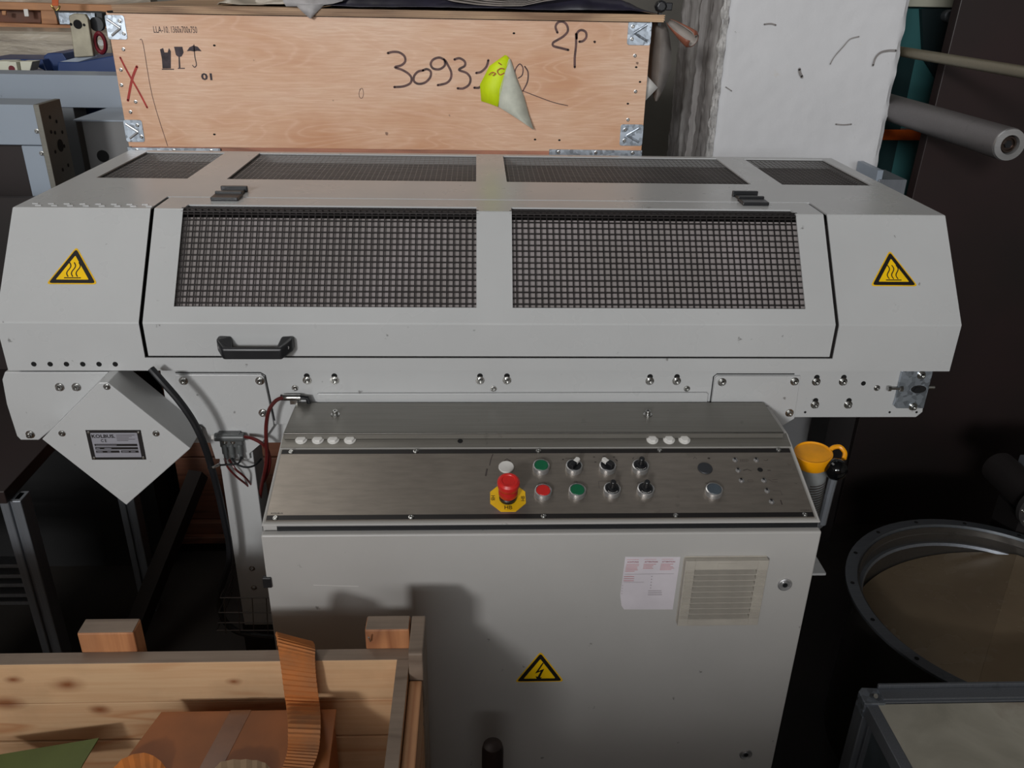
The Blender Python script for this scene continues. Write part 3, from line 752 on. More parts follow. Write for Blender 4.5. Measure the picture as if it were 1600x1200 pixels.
for x in (524, 1012): put('bolt', me_slotbolt, cab, cov, *cov.px(x, 648))
# buttons
mb = MB(); mb.lathe(zf, 0, 0, [(.0150, 0), (.0152, .006), (.0145, .0095), (.0128, .0105), (.0125, .0085), (0, .0085)], 28); me_bez = mb.mesh('bezel', m_chrome)
for p in me_bez.polygons: p.use_smooth = True
me_bez.set_sharp_from_angle(angle=.6)
def button(x, y, mt, name='push_button', cap='button_cap', h=.0095):
    a, b = pp(x, y); o = put(name, me_bez, cab, pan, a, b - .005, .0032)
    mb = MB(); mb.lathe(zf, 0, 0, [(.0120, .004), (.0120, h), (.0112, h + .0008), (0, h + .0004)], 24)
    c = bpy.data.objects.new(cap, mb.mesh(cap, mt)); COL.objects.link(c); c.parent = o; return o
button(845, 731, m_green); button(848, 770, m_red); button(901, 769, m_green); button(1113, 768, m_greyp)
def rotary(x, y, ang, white):
    o = button(x, y, m_black, 'selector_switch', 'switch_collar')
    mb = MB(); f = Fr((0, 0, 0), (math.cos(ang), math.sin(ang), 0), (-math.sin(ang), math.cos(ang), 0))
    mb.prism(f, [(-.0115, -.0042), (.0115, -.0042), (.0135, 0), (.0115, .0042), (-.0115, .0042)], .0095, .0185)
    c = bpy.data.objects.new('switch_lever', mb.mesh('switch_lever', m_black)); COL.objects.link(c); c.parent = o; fin(c, .0012, False, 0)
    if white:
        mb = MB(); mb.prism(f, [(.001, -.0044), (.0118, -.0044), (.0138, 0), (.0118, .0044), (.001, .0044)], .0120, .0188)
        c = bpy.data.objects.new('white_pointer', mb.mesh('white_pointer', m_whitep)); COL.objects.link(c); c.parent = o; fin(c, .0012, False, 0)
rotary(896, 731, .9, True); rotary(948, 731, 2.3, True)
def knob(x, y):
    o = button(x, y, m_black, 'dial_knob', 'dial_collar')
    mb = MB(); mb.lathe(zf, 0, 0, [(.0088, .0099), (.0084, .014), (.0056, .0145), (.0048, .027), (.004, .028), (0, .028)], 18)
    c = bpy.data.objects.new('knob_stem', mb.mesh('knob_stem', m_black)); COL.objects.link(c); c.parent = o; fin(c, 0, True, 0)
    mb = MB()
    for i in range(7):
        t = -2.4 + i * .27; mb.fbox(zf, .0103 * math.cos(t) - .0006, .0103 * math.cos(t) + .0006, .0103 * math.sin(t) - .0006, .0103 * math.sin(t) + .0006, .0100, .0107)
    c = bpy.data.objects.new('scale_marks', mb.mesh('scale_marks', m_whitep)); COL.objects.link(c); c.parent = o
knob(999, 731); knob(955, 767); knob(1007, 767)
# blank plugs
for x, y, mt, r in ((791, 732, m_whitep, .0138), (1101, 734, m_plug, .0132)):
    a, b = pp(x, y); mb = MB(); mb.lathe(pan, a, b, [(r, .0032), (r, .0045), (r * .93, .0055), (0, .0055)], 26); mb.build('blanking_plug', mt, cab, smooth=True)
# emergency stop
ea, eb = pp(795, 779); ea = .0525; q = []
for i in range(8): t = math.pi / 8 + i * math.pi / 4; q.append((ea + .0325 * math.cos(t), eb - .001 + .0325 * math.sin(t)))
es = MB(); es.prism(pan, q, .0032, .0042); es = es.build('emergency_stop_label', m_yel2, cab)
text('HB', .0115, pan, ea, eb - .0268, m_ink, es, c=.0046, align='CENTER', width=.0130)
text('HB', .0095, pan, ea + .0215 + .007, eb - .004, m_ink, es, c=.0046, align='CENTER', rot=math.pi / 2, width=.0105)
text('HB', .0095, pan, ea - .0285, eb - .002, m_ink, es, c=.0046, align='CENTER', rot=-math.pi / 2, width=.0105)
es2 = MB(); es2.lathe(pan, ea, eb - .002, [(.0150, .0042), (.0150, .010), (.0135, .012), (.012, .014), (.0118, .018)], 28); es2 = es2.build('emergency_stop_button', m_black, cab, smooth=True)
mb = MB(); mb.lathe(pan, ea, eb - .002, [(.0145, .0135), (.0162, .016), (.0166, .024), (.0152, .030), (.0178, .035), (.0192, .041), (.0186, .047), (.015, .0505), (.0115, .0505), (.0105, .0492), (0, .0492)], 32)
mb.build('red_mushroom_cap', m_red, es2, smooth=True)
# small lamps, print on the panel
mb = MB(); mb.lathe(zf, 0, 0, [(.0048, 0), (.0048, .0006), (.0034, .001), (.003, .003), (0, .0036)], 12); me_led = mb.mesh('indicator_lamp', m_chrome)
for x, y in ((1148, 721), (1181, 721), (1153, 737), (1158, 753), (1193, 753), (1198, 769), (1205, 786), ):
    o = put('indicator_lamp', me_led, cab, pan, *pp(x, y), .0032)
    c = bpy.data.objects.new('lamp_lens', MB().lathe(zf, -.0012, .001, [(.0024, .0037), (.0018, .0042)], 8).mesh('lamp_lens', m_black)); COL.objects.link(c); c.parent = o
o = put('open_hole', me_dark_disc, cab, pan, *pp(1187, 736), .0033)
def ps(mb, pts, w, smooth=0): mb.stroke(pan, [pp(*q) for q in pts], w, .0036, smooth)
mb = MB()
ps(mb, ((838, 722), (838, 718), (841, 718)), .0006); ps(mb, ((848, 718), (851, 718), (851, 722)), .0006); ps(mb, ((841, 721), (845, 719), (848, 721)), .0012)
ps(mb, ((841, 761), (841, 757), (844, 757)), .0006); ps(mb, ((850, 757), (853, 757), (853, 761)), .0006); ps(mb, ((845, 759), (849, 759)), .0012)
ps(mb, ((788, 722), (792, 719), (797, 722)), .0016); ps(mb, ((879, 720), (880, 720)), .0022); ps(mb, ((883, 718), (893, 718)), .0006)
for q_ in (((927, 716), (929, 716)), ((942, 715), (945, 715)), ((958, 716), (960, 716)), ((929, 724), (931, 724)), ((962, 720), (964, 722))): ps(mb, q_, .0018)
ps(mb, ((897, 754), (901, 754), (901, 758)), .0006); ps(mb, ((995, 758), (998, 755), (1001, 757)), .0008); ps(mb, ((988, 719), (990, 717)), .0012)
ps(mb, ((935, 754), (936, 765)), .0004); ps(mb, ((935, 754), (967, 753)), .0004); ps(mb, ((967, 753), (969, 765)), .0004)
ps(mb, ((1083, 719), (1085, 716), (1088, 719)), .0008); ps(mb, ((1106, 718), (1108, 718)), .0030); ps(mb, ((1102, 757), (1115, 757)), .0012)
ps(mb, ((1155, 720), (1168, 720)), .0005); ps(mb, ((1155, 723), (1168, 723)), .0005)
for i in range(5): ps(mb, ((1156 + i * 3, 720), (1156 + i * 3, 723)), .0005)
ps(mb, ((1193, 721), (1197, 722), (1199, 720)), .0010); ps(mb, ((1161, 737), (1167, 735), (1173, 738)), .0012); ps(mb, ((1199, 737), (1203, 737)), .0016)
ps(mb, ((1168, 752), (1176, 752), (1176, 755), (1168, 755), (1168, 752)), .0005); ps(mb, ((1200, 751), (1206, 755), (1214, 755)), .0006); ps(mb, ((1206, 752), (1214, 751)), .0006)
ps(mb, ((1207, 769), (1219, 769), (1221, 776)), .0006); ps(mb, ((1219, 784), (1221, 790)), .0022)
ps(mb, ((1230, 726), (1232, 729), (1235, 728)), .0006); ps(mb, ((1241, 757), (1245, 758)), .0006)
mb.build('panel_symbols', m_ink2, cab, flip=False)
mb = MB(); ps(mb, ((770, 712), (767, 720), (765, 729)), .0016, 3); ps(mb, ((761, 735), (759, 745)), .003); mb.build('pen_mark', m_ink2, cab, flip=False)

mb = MB(); _a, _b = at(1250, 893, Y=.30), at(1290, 899, Y=.30); mb.box(.578, _b.x, .30, .416, _b.z, _b.z + .006); mb.prism(Fr((0, .42, 0)), [(.578, _b.z), (_b.x, _b.z), (_b.x - .03, _b.z + .075), (.578, _b.z + .075)], -.004, 0); mb.build('foot_bracket', m_paint, cab)
# ------------------------------------------------------------------ pneumatics and cable
def P3(x, y, Y): return at(x, y, Y=Y)
t = thing('air_distributor', 'grey pneumatic distributor block with three outlets on the cover plate', 'fitting', P3(358, 700, .31))
mf3 = Fr((0, .315, 0))
def q3(x, y): return mf3.px(x, y)
mb = MB(); a0, b0 = q3(331, 683); a1, b1 = q3(382, 683)
mb.tube([mf3.p(a0 + .006, b0, .0), mf3.p(a1, b1, 0)], .0085, 14, 0); mb.fbox(mf3, a0 + .012, a1 - .008, b0 + .003, b0 + .009, -.01, .004)
mb.fbox(mf3, a0 + .014, a1 - .006, b0 - .022, b0, -.010, .002); mb.build('distributor_body', m_hose, t, bevel=.001, smooth=True)
mb = MB(); mb.tube([mf3.p(a0, b0, 0), mf3.p(a0 + .007, b0, 0)], .0052, 10, 0); mb.build('white_end_plug', m_whitep, t)
for x in (350, 361, 374):
    a, b = q3(x, 694); mb = MB(); mb.tube([mf3.p(a, b, .0), mf3.p(a, b - .020, .001)], .0056, 12, 0); mb.tube([mf3.p(a, b - .02, 0), mf3.p(a + .001, b - .033, .001)], .0042, 10, 0)
    mb.build('outlet', m_hose, t, smooth=True, bevel=.0005)
for x in (352, 364): put('fixing_screw', me_small, t, mf3, *q3(x, 690), .002)
def hose(name, label, pts, r, mt, cat='hose', group=None):
    if name == 'air_tube': group = 'air tubes around the distributor block'
    mb = MB(); mb.tube([P3(*q) for q in pts], r, 10, 8); o = mb.build(name, mt, None, smooth=True); tag(o, label, cat, group); return o
hose('air_tube', 'dark red air tube looping down from the small brass fitting by the cover', [(442, 621, .30), (430, 627, .295), (420, 642, .29), (416, 665, .29), (416, 690, .29), (417, 712, .30), (414, 735, .31), (409, 757, .33), (404, 790, .36)], .0038, m_tube)
hose('air_tube', 'dark red air tube leaving the right end of the distributor block', [(383, 682, .31), (395, 685, .30), (408, 692, .295), (417, 702, .30), (421, 718, .31), (419, 735, .32), (412, 752, .34)], .0036, m_tube)
hose('air_tube', 'thin red air tube from the left outlet slanting down to the right', [(351, 716, .31), (356, 730, .305), (370, 745, .31), (385, 757, .33), (398, 770, .35)], .0022, m_tube)
hose('air_tube', 'thin red air tube from the middle outlet slanting down to the right', [(358, 718, .31), (368, 733, .30), (382, 745, .31), (398, 764, .35)], .0022, m_tube)
hose('air_tube', 'thin black air tube bending right under the distributor outlets', [(362, 716, .31), (370, 725, .30), (384, 730, .30), (398, 727, .31), (408, 717, .33)], .002, m_rubber)
hose('air_tube', 'thin black air tube running left under the distributor towards the cable', [(377, 714, .31), (372, 724, .30), (355, 726, .295), (338, 727, .29)], .002, m_rubber)
t = thing('tee_fitting', 'small grey pneumatic tee fitting beside the left end of the top cover', 'fitting', P3(458, 622, .31))
a, b = mf3.px(442, 621); mb = MB(); mb.tube([mf3.p(a, b, 0), mf3.p(a + .010, b, 0), mf3.p(a + .034, b, 0)], .0065, 12, 0); mb.build('fitting_body', m_bolt, t, smooth=True)
mb = MB(); mb.tube([mf3.p(a - .004, b, 0), mf3.p(a + .002, b, 0)], .006, 12, 0); mb.tube([mf3.p(a + .033, b, 0), mf3.p(a + .046, b - .001, 0), mf3.p(a + .049, b - .012, 0)], .0048, 10, 0); mb.build('black_elbow', m_black, t, smooth=True)
mb = MB(); mb.fbox(mf3, a + .012, a + .026, b - .016, b, -.012, -.002); mb.build('mounting_lug', m_bolt, t)
cb = [(236, 576, .27), (252, 594, .262), (278, 624, .258), (300, 655, .258), (315, 685, .26), (328, 722, .27), (340, 765, .28), (350, 810, .285), (358, 850, .29), (358, 880, .29), (350, 905, .30), (343, 935, .30), (348, 965, .29), (368, 985, .28), (400, 993, .27), (428, 996, .27)]
hose('power_cable', 'thick black cable hanging from the hood past the white leg', cb, .0068, m_rubber, 'cable')
mb = MB(); a, b = mf3.px(337, 727); mb.tube([P3(326, 731, .275), P3(333, 730, .262), P3(342, 726, .27)], .0028, 8, 3); tag(mb.build('cable_tie', m_bolt, None), 'grey tie around the black cable below the distributor', 'cable tie')
# wire basket
t = thing('wire_tray', 'dark wire tray at the foot of the white machine leg', 'tray', (-.48, .28, .30))
mb = MB()
for y in (934, 957, 973, 985):
    p0, p1 = P3(344 - (y - 934) * .1, y, .27), P3(432, y, .27); mb.tube([p0, p1], .0014, 6, 0)
    mb.tube([p0, p0 + Vector((0, .12, 0))], .0014, 6, 0)
for x in (350, 372, 394, 416): mb.tube([P3(x, 934, .27), P3(x + 3, 990, .27)], .0012, 6, 0)
mb.build('wire_frame', m_wire_top, t)
# bottle and ball knob behind the cabinet's right side
bo = thing('spray_bottle', 'bottle with a bright yellow snap lid behind the cabinet right side', 'bottle', P3(1285, 810, .22))
top_c = P3(1271, 707, .22); ax = Vector((-.10, -.12, 1)).normalized()
bf = Fr(top_c, Vector((1, 0, .10)).normalized(), (0, 1, 0)); bf.n = ax; bf.v = ax.cross(bf.u).normalized()
mb = MB(); mb.lathe(bf, 0, 0, [(.031, -.026), (.0335, -.022), (.0355, -.004), (.0355, 0), (.0335, .001), (.031, -.0015), (0, -.0005)], 32)
lid = mb.build('yellow_lid', m_orange, bo, smooth=True)
mb = MB(); mb.tube([bf.p(.033, .006, -.003), bf.p(.042, .009, .001), bf.p(.054, .008, .001), bf.p(.060, -.002, -.006), bf.p(.055, -.012, -.012)], .0045, 8, 5); mb.build('lid_strap', m_orange, lid, smooth=True)
mb = MB(); mb.lathe(bf, 0, 0, [(.027, -.150), (.030, -.145), (.030, -.045), (.027, -.034), (.027, -.024)], 28); mb.build('bottle_body', plain('cloudy_bottle_plastic', (132, 134, 134), .25, var=.1), bo, smooth=True)
mb = MB()
for i in range(12):
    for k2 in range(10):
        a0 = -1.9 + k2 * .12; z = -.058 - i * .0062
        mb.add([bf.p(.0304 * math.cos(a0), .0304 * math.sin(a0), z), bf.p(.0304 * math.cos(a0 + .12), .0304 * math.sin(a0 + .12), z), bf.p(.0304 * math.cos(a0 + .12), .0304 * math.sin(a0 + .12), z - .0022), bf.p(.0304 * math.cos(a0), .0304 * math.sin(a0), z - .0022)], [(0, 1, 2, 3)])
mb.build('label_lines', m_ink2, bo)
mb = MB(); mb.tube([bf.p(0, 0, -.148), bf.p(0, 0, -.165)], .040, 20, 0); mb.box(.575, .66, .22, .27, .728, .738); mb.build('holder', m_alu, bo)
lv = thing('lever', 'glossy black ball knob on a steel rod beside the yellow lid', 'lever', P3(1288, 812, .19))
bc = P3(1306, 733, .19); mb = MB(); f = Fr(bc, (1, 0, 0), (0, 1, 0)); mb.lathe(f, 0, 0, [(.0001, -.0215)] + [(.0215 * math.sin(math.pi * i / 12), -.0215 * math.cos(math.pi * i / 12)) for i in range(1, 12)] + [(.0001, .0215)], 24); mb.build('ball_knob', m_gloss, lv, smooth=True)
mb = MB(); mb.tube([bc, P3(1296, 770, .19), P3(1284, 818, .19)], .008, 10, 0); mb.build('lever_rod', m_alu, lv, smooth=True)

# ------------------------------------------------------------------ plywood shipping crate
cr_ = thing('shipping_crate', 'large plywood shipping crate with stencils and zinc corners behind the hood', 'crate', (-.23, 1.5, 0))
CY = 1.17; cf = Fr((0, CY, 0))
KX0, KX1, KZ0, KZ1 = -.918, .444, 1.287, 1.612
mb = MB(); mb.fbox(cf, KX0, KX1, KZ0, KZ1, -.012, 0); mb.build('front_panel', m_ply, cr_, bevel=.001)
mb = MB(); mb.box(KX0, KX0 + .012, CY + .012, 1.87, KZ0, KZ1); mb.build('side_panel', m_ply, cr_)
mb = MB(); mb.box(KX1 - .012, KX1, CY + .012, 1.87, KZ0, KZ1); mb.build('side_panel', m_ply, cr_)
mb = MB(); mb.box(KX0 + .012, KX1 - .012, 1.858, 1.87, KZ0, KZ1); mb.build('back_panel', m_ply, cr_)
# lid: laminated edge
lid = MB(); lid.box(KX0 + .02, KX1 + .03, CY - .012, 1.88, 1.616, 1.6185); lid.box(KX0 + .02, KX1 + .03, CY - .012, 1.88, 1.6212, 1.6236); lid.box(KX0 + .02, KX1 + .03, CY - .012, 1.88, 1.6262, 1.6290)
lid.box(KX0 + .022, KX1 + .028, CY - .010, 1.878, 1.612, 1.6288)
lid = lid.build('crate_lid', m_plyedge, cr_)
mb = MB(); mb.box(KX0 + .005, KX1 - .005, CY - .006, CY + .10, 1.6105, 1.6150); mb.build('dark_gap', m_hole, cr_)
mb = MB(); mb.box(KX0 + .006, KX1 - .006, CY + .003, 1.86, 1.262, 1.287); mb.build('base_batten', wood('splintered_batten', (190, 130, 104), (140, 90, 70), 0, 6, stain=.4), cr_)
for z in range(5):
    zz = .10 + z * .232
    mb = MB(); mb.box(-.95, .44, CY + .012 + .003 * (z % 2), CY + .035, zz, zz + .228); mb.build('plank', m_oldwood, cr_, bevel=.002)
mb = MB(); mb.box(-.965, .44, CY - .01, CY + .10, .055, .098); mb.build('base_skid', m_oldwood, cr_, bevel=.003)
mb = MB(); mb.box(-.97, .44, CY - .03, CY + .10, .03, .055); mb.build('base_skid', m_oldwood, cr_, bevel=.003)
mb = MB(); mb.box(-.95, .44, CY + .12, 1.86, .1, 1.26); mb.build('inner_body', m_void, cr_)
mb = MB(); [mb.box(x, x + .1, 1.2, 1.85, 0, .055) for x in (-.94, -.3, .33)]; mb.build('base_runner', m_oldwood, cr_)
# brackets
def bracket(x0, y0, x1, y1, flip):
    a0, b1 = cf.px(x0, y0); a1, b0 = cf.px(x1, y1)
    br = MB(); br.prism(cf, rrect(a0, a1, b0, b1, .006), 0, .0015); br = br.build('corner_bracket', m_zinc, cr_, bevel=.0005)
    w, h = a1 - a0, b1 - b0; m = MB()
    pts = [(.12, .82), (.72, .46), (.22, .16)] if not flip else [(.80, .84), (.28, .50), (.84, .18)]
    for i in (0, 1):
        p, q = pts[i], pts[i + 1]; m.tube([cf.p(a0 + p[0] * w, b0 + p[1] * h, .0015), cf.p(a0 + q[0] * w, b0 + q[1] * h, .0015)], .0032, 8, 0)
    m.build('pressed_ridge', m_chrome if not flip else m_zinc, br, smooth=True)
    for u, v in (((.74, .76), (.86, .25)) if not flip else ((.2, .76), (.2, .25))): put('screw', me_small, br, cf, a0 + u * w, b0 + v * h, .0015)
bracket(163, 23, 200, 62, False); bracket(982, 32, 1016, 71, True); bracket(192, 187, 227, 222, False); bracket(970, 194, 1003, 228, True)
for x0, x1, y in ((200, 345, 233), (858, 1003, 236)):
    a0, b = cf.px(x0, y); a1, _ = cf.px(x1, y); mb = MB(); mb.box(a0, a1, CY - .004, CY + .03, b - .012, b + .005); o = mb.build('steel_strip', m_zinc, cr_, bevel=.0008)
    for i in (.1, .5, .9): put('screw', me_small, o, Fr((0, CY - .004, 0)), a0 + (a1 - a0) * i, b - .002)
for x, y in ((193, 77), (189, 109), (190, 133), (212, 159), (204, 175), (992, 87), (993, 143), (981, 187)): put('panel_screw', me_small, cr_, cf, *cf.px(x, y))
for x, y in ((836, 218), (874, 219), (803, 52), (335, 71), (994, 105), (1000, 128), (981, 162), (929, 65), (335, 210)):
    o = put('knot_spot', me_dark_disc, cr_, cf, *cf.px(x, y)); o.scale = (.7, .5, 1)
mb = MB(); mb.stroke(cf, [cf.px(219, 62), cf.px(224, 70), cf.px(238, 150), cf.px(262, 228)], .0016, .0004, 4); mb.build('panel_crack', m_marker, cr_, flip=False)
# stencils
text('LLA-10.', .022, cf, *cf.px(240, 51), m_stencil, cr_, c=.0005, width=cf.px(264, 51)[0] - cf.px(240, 51)[0])
text('1360x700x750', .022, cf, *cf.px(267, 51), m_stencil, cr_, c=.0005, width=cf.px(307, 51)[0] - cf.px(267, 51)[0])
text('01', .022, cf, *cf.px(315, 124.5), m_stencil, cr_, c=.0005, width=.028, bold=.0008)
mb = MB()
def cs(*pts): mb.prism(cf, [cf.px(*q) for q in pts], .0003, .0006)
cs((250, 77), (255, 75), (257, 82), (262, 82), (264, 75), (267, 80), (267, 107), (254, 107), (253, 92)); cs((253, 107.5), (272, 107.5), (272, 109), (253, 109))
cs((272, 73), (285, 73), (287, 82), (284, 88), (281, 89), (282, 106), (289, 106), (289, 107.5), (278, 107.5), (278, 106), (279.5, 106), (279, 89), (275, 86))
cs((292, 80), (296, 74), (302, 71), (309, 73), (315, 80), (308, 79.5), (303, 80.5), (298, 79.5))
mb.stroke(cf, [cf.px(*q) for q in ((303, 70), (304.5, 88), (307, 101), (304, 105), (301, 102))], .0022, .0006, 4)
mb.build('handling_symbols', m_stencil, cr_)
mb = MB()
mb.stroke(cf, [cf.px(*q) for q in ((188, 90), (196, 106), (206, 124), (218, 145), (230, 168))], .0048, .0006, 4)
mb.stroke(cf, [cf.px(*q) for q in ((214, 104), (209, 116), (205, 130), (200, 157))], .0062, .0007, 4)
mb.build('red_cross_mark', m_redmark, cr_, flip=False)
def hw(pts, w=.0058):
    mb = MB(); mb.stroke(cf, [cf.px(*q) for q in pts], w, .0007, 5); mb.build('marker_stroke', m_marker, cr_, flip=False)
hw([(606, 83), (614, 81), (624, 82), (632, 88), (633, 96), (627, 102), (617, 105), (628, 109), (638, 115), (643, 122), (641, 130), (630, 135), (616, 136)])
hw([(661, 110), (653, 112), (647, 119), (647, 127), (654, 131), (664, 129), (672, 121), (673, 112), (667, 108), (661, 110)])
hw([(694, 93), (686, 90), (677, 93), (673, 100), (677, 107), (687, 108), (695, 102), (695, 94), (700, 102), (705, 113), (704, 123), (697, 130), (684, 133)])
hw([(710, 93), (718, 91), (726, 96), (726, 103), (717, 109), (729, 114), (735, 122), (733, 132), (724, 138), (715, 138)])
hw([(744, 114), (752, 112), (760, 104), (763, 94)]); hw([(741, 137), (748, 137), (753, 133)])
hw([(804, 115), (806, 107), (812, 100), (817, 106), (816, 117), (810, 122)], .003); hw([(820, 104), (825, 113), (824, 128), (817, 142)], .0036)
hw([(817, 142), (840, 151), (865, 160), (887, 165)], .0022)
hw([(871, 51), (868, 42), (872, 35), (880, 34), (886, 40), (887, 49), (880, 57), (870, 63), (864, 67), (865, 72), (876, 75), (888, 78)])
hw([(900, 53), (900, 70), (898, 90), (898, 105)]); hw([(901, 60), (902, 51), (908, 47), (915, 50), (916, 58), (911, 64), (905, 65)]); hw([(928.5, 65), (929.5, 66)], .005)
mb = MB(); hw([(562, 140), (566, 138), (568, 146), (566, 153), (562, 152), (561, 145), (563, 140)], .0012)
# peeling label
lb = thing('peeling_label', 'torn neon yellow and white label hanging off the plywood crate front', 'label', cf.p(*cf.px(790, 150), .01))
def curl(pts_grid, mt, name, parent, solid=.0006):
    nv = len(pts_grid); nu = len(pts_grid[0]); mb = MB(); mb.sheet([p for r in pts_grid for p in r], nu, nv); return mb.build(name, mt, parent, solid=solid, flip=False, smooth=True)
def C3(x, y, d):
    f = Fr((0, CY - d, 0)); return f.p(*f.px(x, y))
curl([[C3(789, 86, .004), C3(792, 87, .007), C3(797, 93, .010)], [C3(765, 103, .002), C3(776, 105, .008), C3(790, 110, .016)], [C3(750, 132, .002), C3(767, 134, .010), C3(784, 137, .018)], [C3(752, 158, .002), C3(765, 162, .012), C3(778, 167, .020)]], m_neon, 'yellow_part', lb)
curl([[C3(795, 92, .0105), C3(797, 92, .010), C3(799, 97, .008)], [C3(789, 112, .016), C3(799, 118, .012), C3(808, 124, .006)], [C3(781, 140, .018), C3(800, 146, .014), C3(819, 152, .006)], [C3(779, 167, .020), C3(804, 172, .018), C3(826, 179, .012)], [C3(800, 180, .020), C3(818, 192, .022), C3(834, 203, .022)]], m_paper, 'white_part', lb)
mb = MB(); lf = Fr(C3(775, 112, .0175)); f_ = lf
for pts in ([(764, 117), (769, 113), (774, 115), (770, 118)], [(788, 108), (782, 107), (777, 111), (781, 117), (788, 114)], [(779, 98), (783, 101)]):
    q = [lf.px(*z) for z in pts]; mb.stroke(lf, q, .0022, .0, 4)
mb.build('red_scribble', m_redmark, lb, flip=False)
# things lying on the lid
def lump(name, label, cat, x0, x1, y0, y1, z0, hgt, mt, seed, n=(40, 10)):
    mb = MB(); nu, nv = n; pts = []
    for j in range(nv):
        for i in range(nu):
            u, v = i / (nu - 1), j / (nv - 1); x = x0 + (x1 - x0) * u; y = y0 + (y1 - y0) * v
            e = min(1, 6 * min(u, 1 - u), 5 * min(v + .02, 1 - v))
            z = z0 + .0015 + max(0, e) * hgt * (.55 + .6 * noise.noise(Vector((x * 6 + seed, y * 9, seed))) + .25 * noise.noise(Vector((x * 22, y * 30 + seed, 1))))
            pts.append((x, y, max(z0 + .001, z)))
    mb.sheet(pts, nu, nv); o = mb.build(name, mt, None, solid=-.0012, smooth=True, flip=False); return tag(o, label, cat)
lump('plastic_sheet', 'dark blue plastic sheet lying on the crate lid', 'sheet', -.40, .455, 1.165, 1.55, 1.629, .075, m_plastic_dark, 3)
lump('wrapped_roll', 'beige wrapped roll on the left end of the crate lid', 'roll', -.66, -.45, 1.23, 1.6, 1.629, .10, m_tarp, 9)
t = thing('loose_papers', 'crumpled grey papers with a pointed corner hanging over the crate lid edge', 'paper', (-.35, 1.16, 1.64))
curl([[at(445, -12, Y=1.20), at(500, -14, Y=1.20), at(545, -12, Y=1.2)], [at(442, 2, Y=1.157), at(490, 6, Y=1.153), at(535, 2, Y=1.157)], [at(447, 10, Y=1.156), at(488, 10, Y=1.152), at(520, 6, Y=1.156)]], m_paperg, 'folded_sheet', t)
curl([[at(462, 8, Y=1.155), at(484, 8, Y=1.150), at(508, 6, Y=1.155)], [at(473, 19, Y=1.153), at(486, 19, Y=1.149), at(496, 18, Y=1.153)], [at(483, 28, Y=1.152), at(485, 29, Y=1.150), at(487, 28, Y=1.152)]], m_paperg, 'hanging_corner', t)
t = thing('curled_sheets', 'grey curled thin sheets resting on the dark plastic sheet', 'sheet', (.15, 1.16, 1.64))
for i in range(4):
    x0 = 676 + i * 14; pts = []
    rows = [[], []]
    for k2 in range(9):
        u = k2 / 8; x = x0 + (955 - i * 10 - x0) * u; y = -6 + 16 * math.sin(math.pi * (u ** .8)) - i * 3 - (8 * u if u > .6 else 0)
        rows[0].append(at(x, y - 4, Y=1.175 + i * .004)); rows[1].append(at(x, y, Y=1.160 - i * .002))
    curl(rows, m_film, 'sheet_layer', t)
t = thing('clamp_knob', 'black star knob at the right end of the crate lid', 'knob', at(1037, 22, Y=1.17))
mb = MB(); f = Fr(at(1033, 10, Y=1.17)); mb.lathe(f, 0, 0, [(.010, -.02), (.015, -.016), (.015, .006), (.011, .010), (0, .010)], 8); mb.box(*(f.o.x + .010, f.o.x + .028, 1.165, 1.185, f.o.z - .009, f.o.z + .009)); mb.build('knob_head', m_black, t, bevel=.002)
mb = MB(); mb.box(f.o.x - .004, f.o.x + .004, 1.17, 1.19, f.o.z - .045, f.o.z); mb.build('knob_stem', m_black, t)
# film and card tube hanging at the crate's right end
t = thing('hanging_film', 'translucent grey film sheet hanging down the right side of the crate', 'sheet', (.49, 1.25, 1.5))
rows = []
for y, xl, xr in ((30, 1018, 1038), (50, 1018, 1045), (80, 1014, 1049), (110, 1012, 1048), (128, 1014, 1041), (146, 1020, 1034), (158, 1023, 1027)):
    rows.append([at(xl, y, Y=1.24), at((xl + xr) / 2, y, Y=1.20 + .02 * math.sin(y / 20)), at(xr, y, Y=1.22)])
curl(rows, m_film, 'film', t)
t = thing('white_paper_corner', 'white paper corner sticking out behind the crate right edge', 'paper', (.45, 1.22, 1.4))
curl([[at(1000, 116, Y=1.20), at(1010, 117, Y=1.2)], [at(1000, 136, Y=1.20), at(1028, 137, Y=1.20)], [at(1000, 165, Y=1.2), at(1003, 163, Y=1.2)]], m_whitep, 'paper_sheet', t)
t = thing('card_roll', 'open brown rolled card sticking out right of the crate lid', 'roll', at(1060, 50, Y=1.15))
A0, A1 = at(1044, 33, Y=1.16), at(1084, 64, Y=1.10)
axr = (A1 - A0).normalized(); tocam = (CAM + Vector((0, 0, .5)) - A1).normalized(); e1 = (tocam - axr * tocam.dot(axr)).normalized(); e2 = axr.cross(e1)
for nm, kr, mt_ in (('rolled_card', 1.0, m_brownpaper), ('pale_lining', .86, m_film)):
    mb = MB(); pts = []
    for i in range(12):
        u = i / 11; c = A0.lerp(A1, u); rr_ = (.006 + .018 * u ** .7) * kr * (1 if u < .9 else 1 - (u - .9) * 3)
        for k2 in range(17):
            a = 1.0 - .5 * u + k2 / 16 * (2 * math.pi - 2.0 + u); pts.append(c + e1 * rr_ * math.cos(a) + e2 * rr_ * math.sin(a))
    mb.sheet(pts, 17, 12); mb.build(nm, mt_, t, solid=.0008, smooth=True, flip=False)

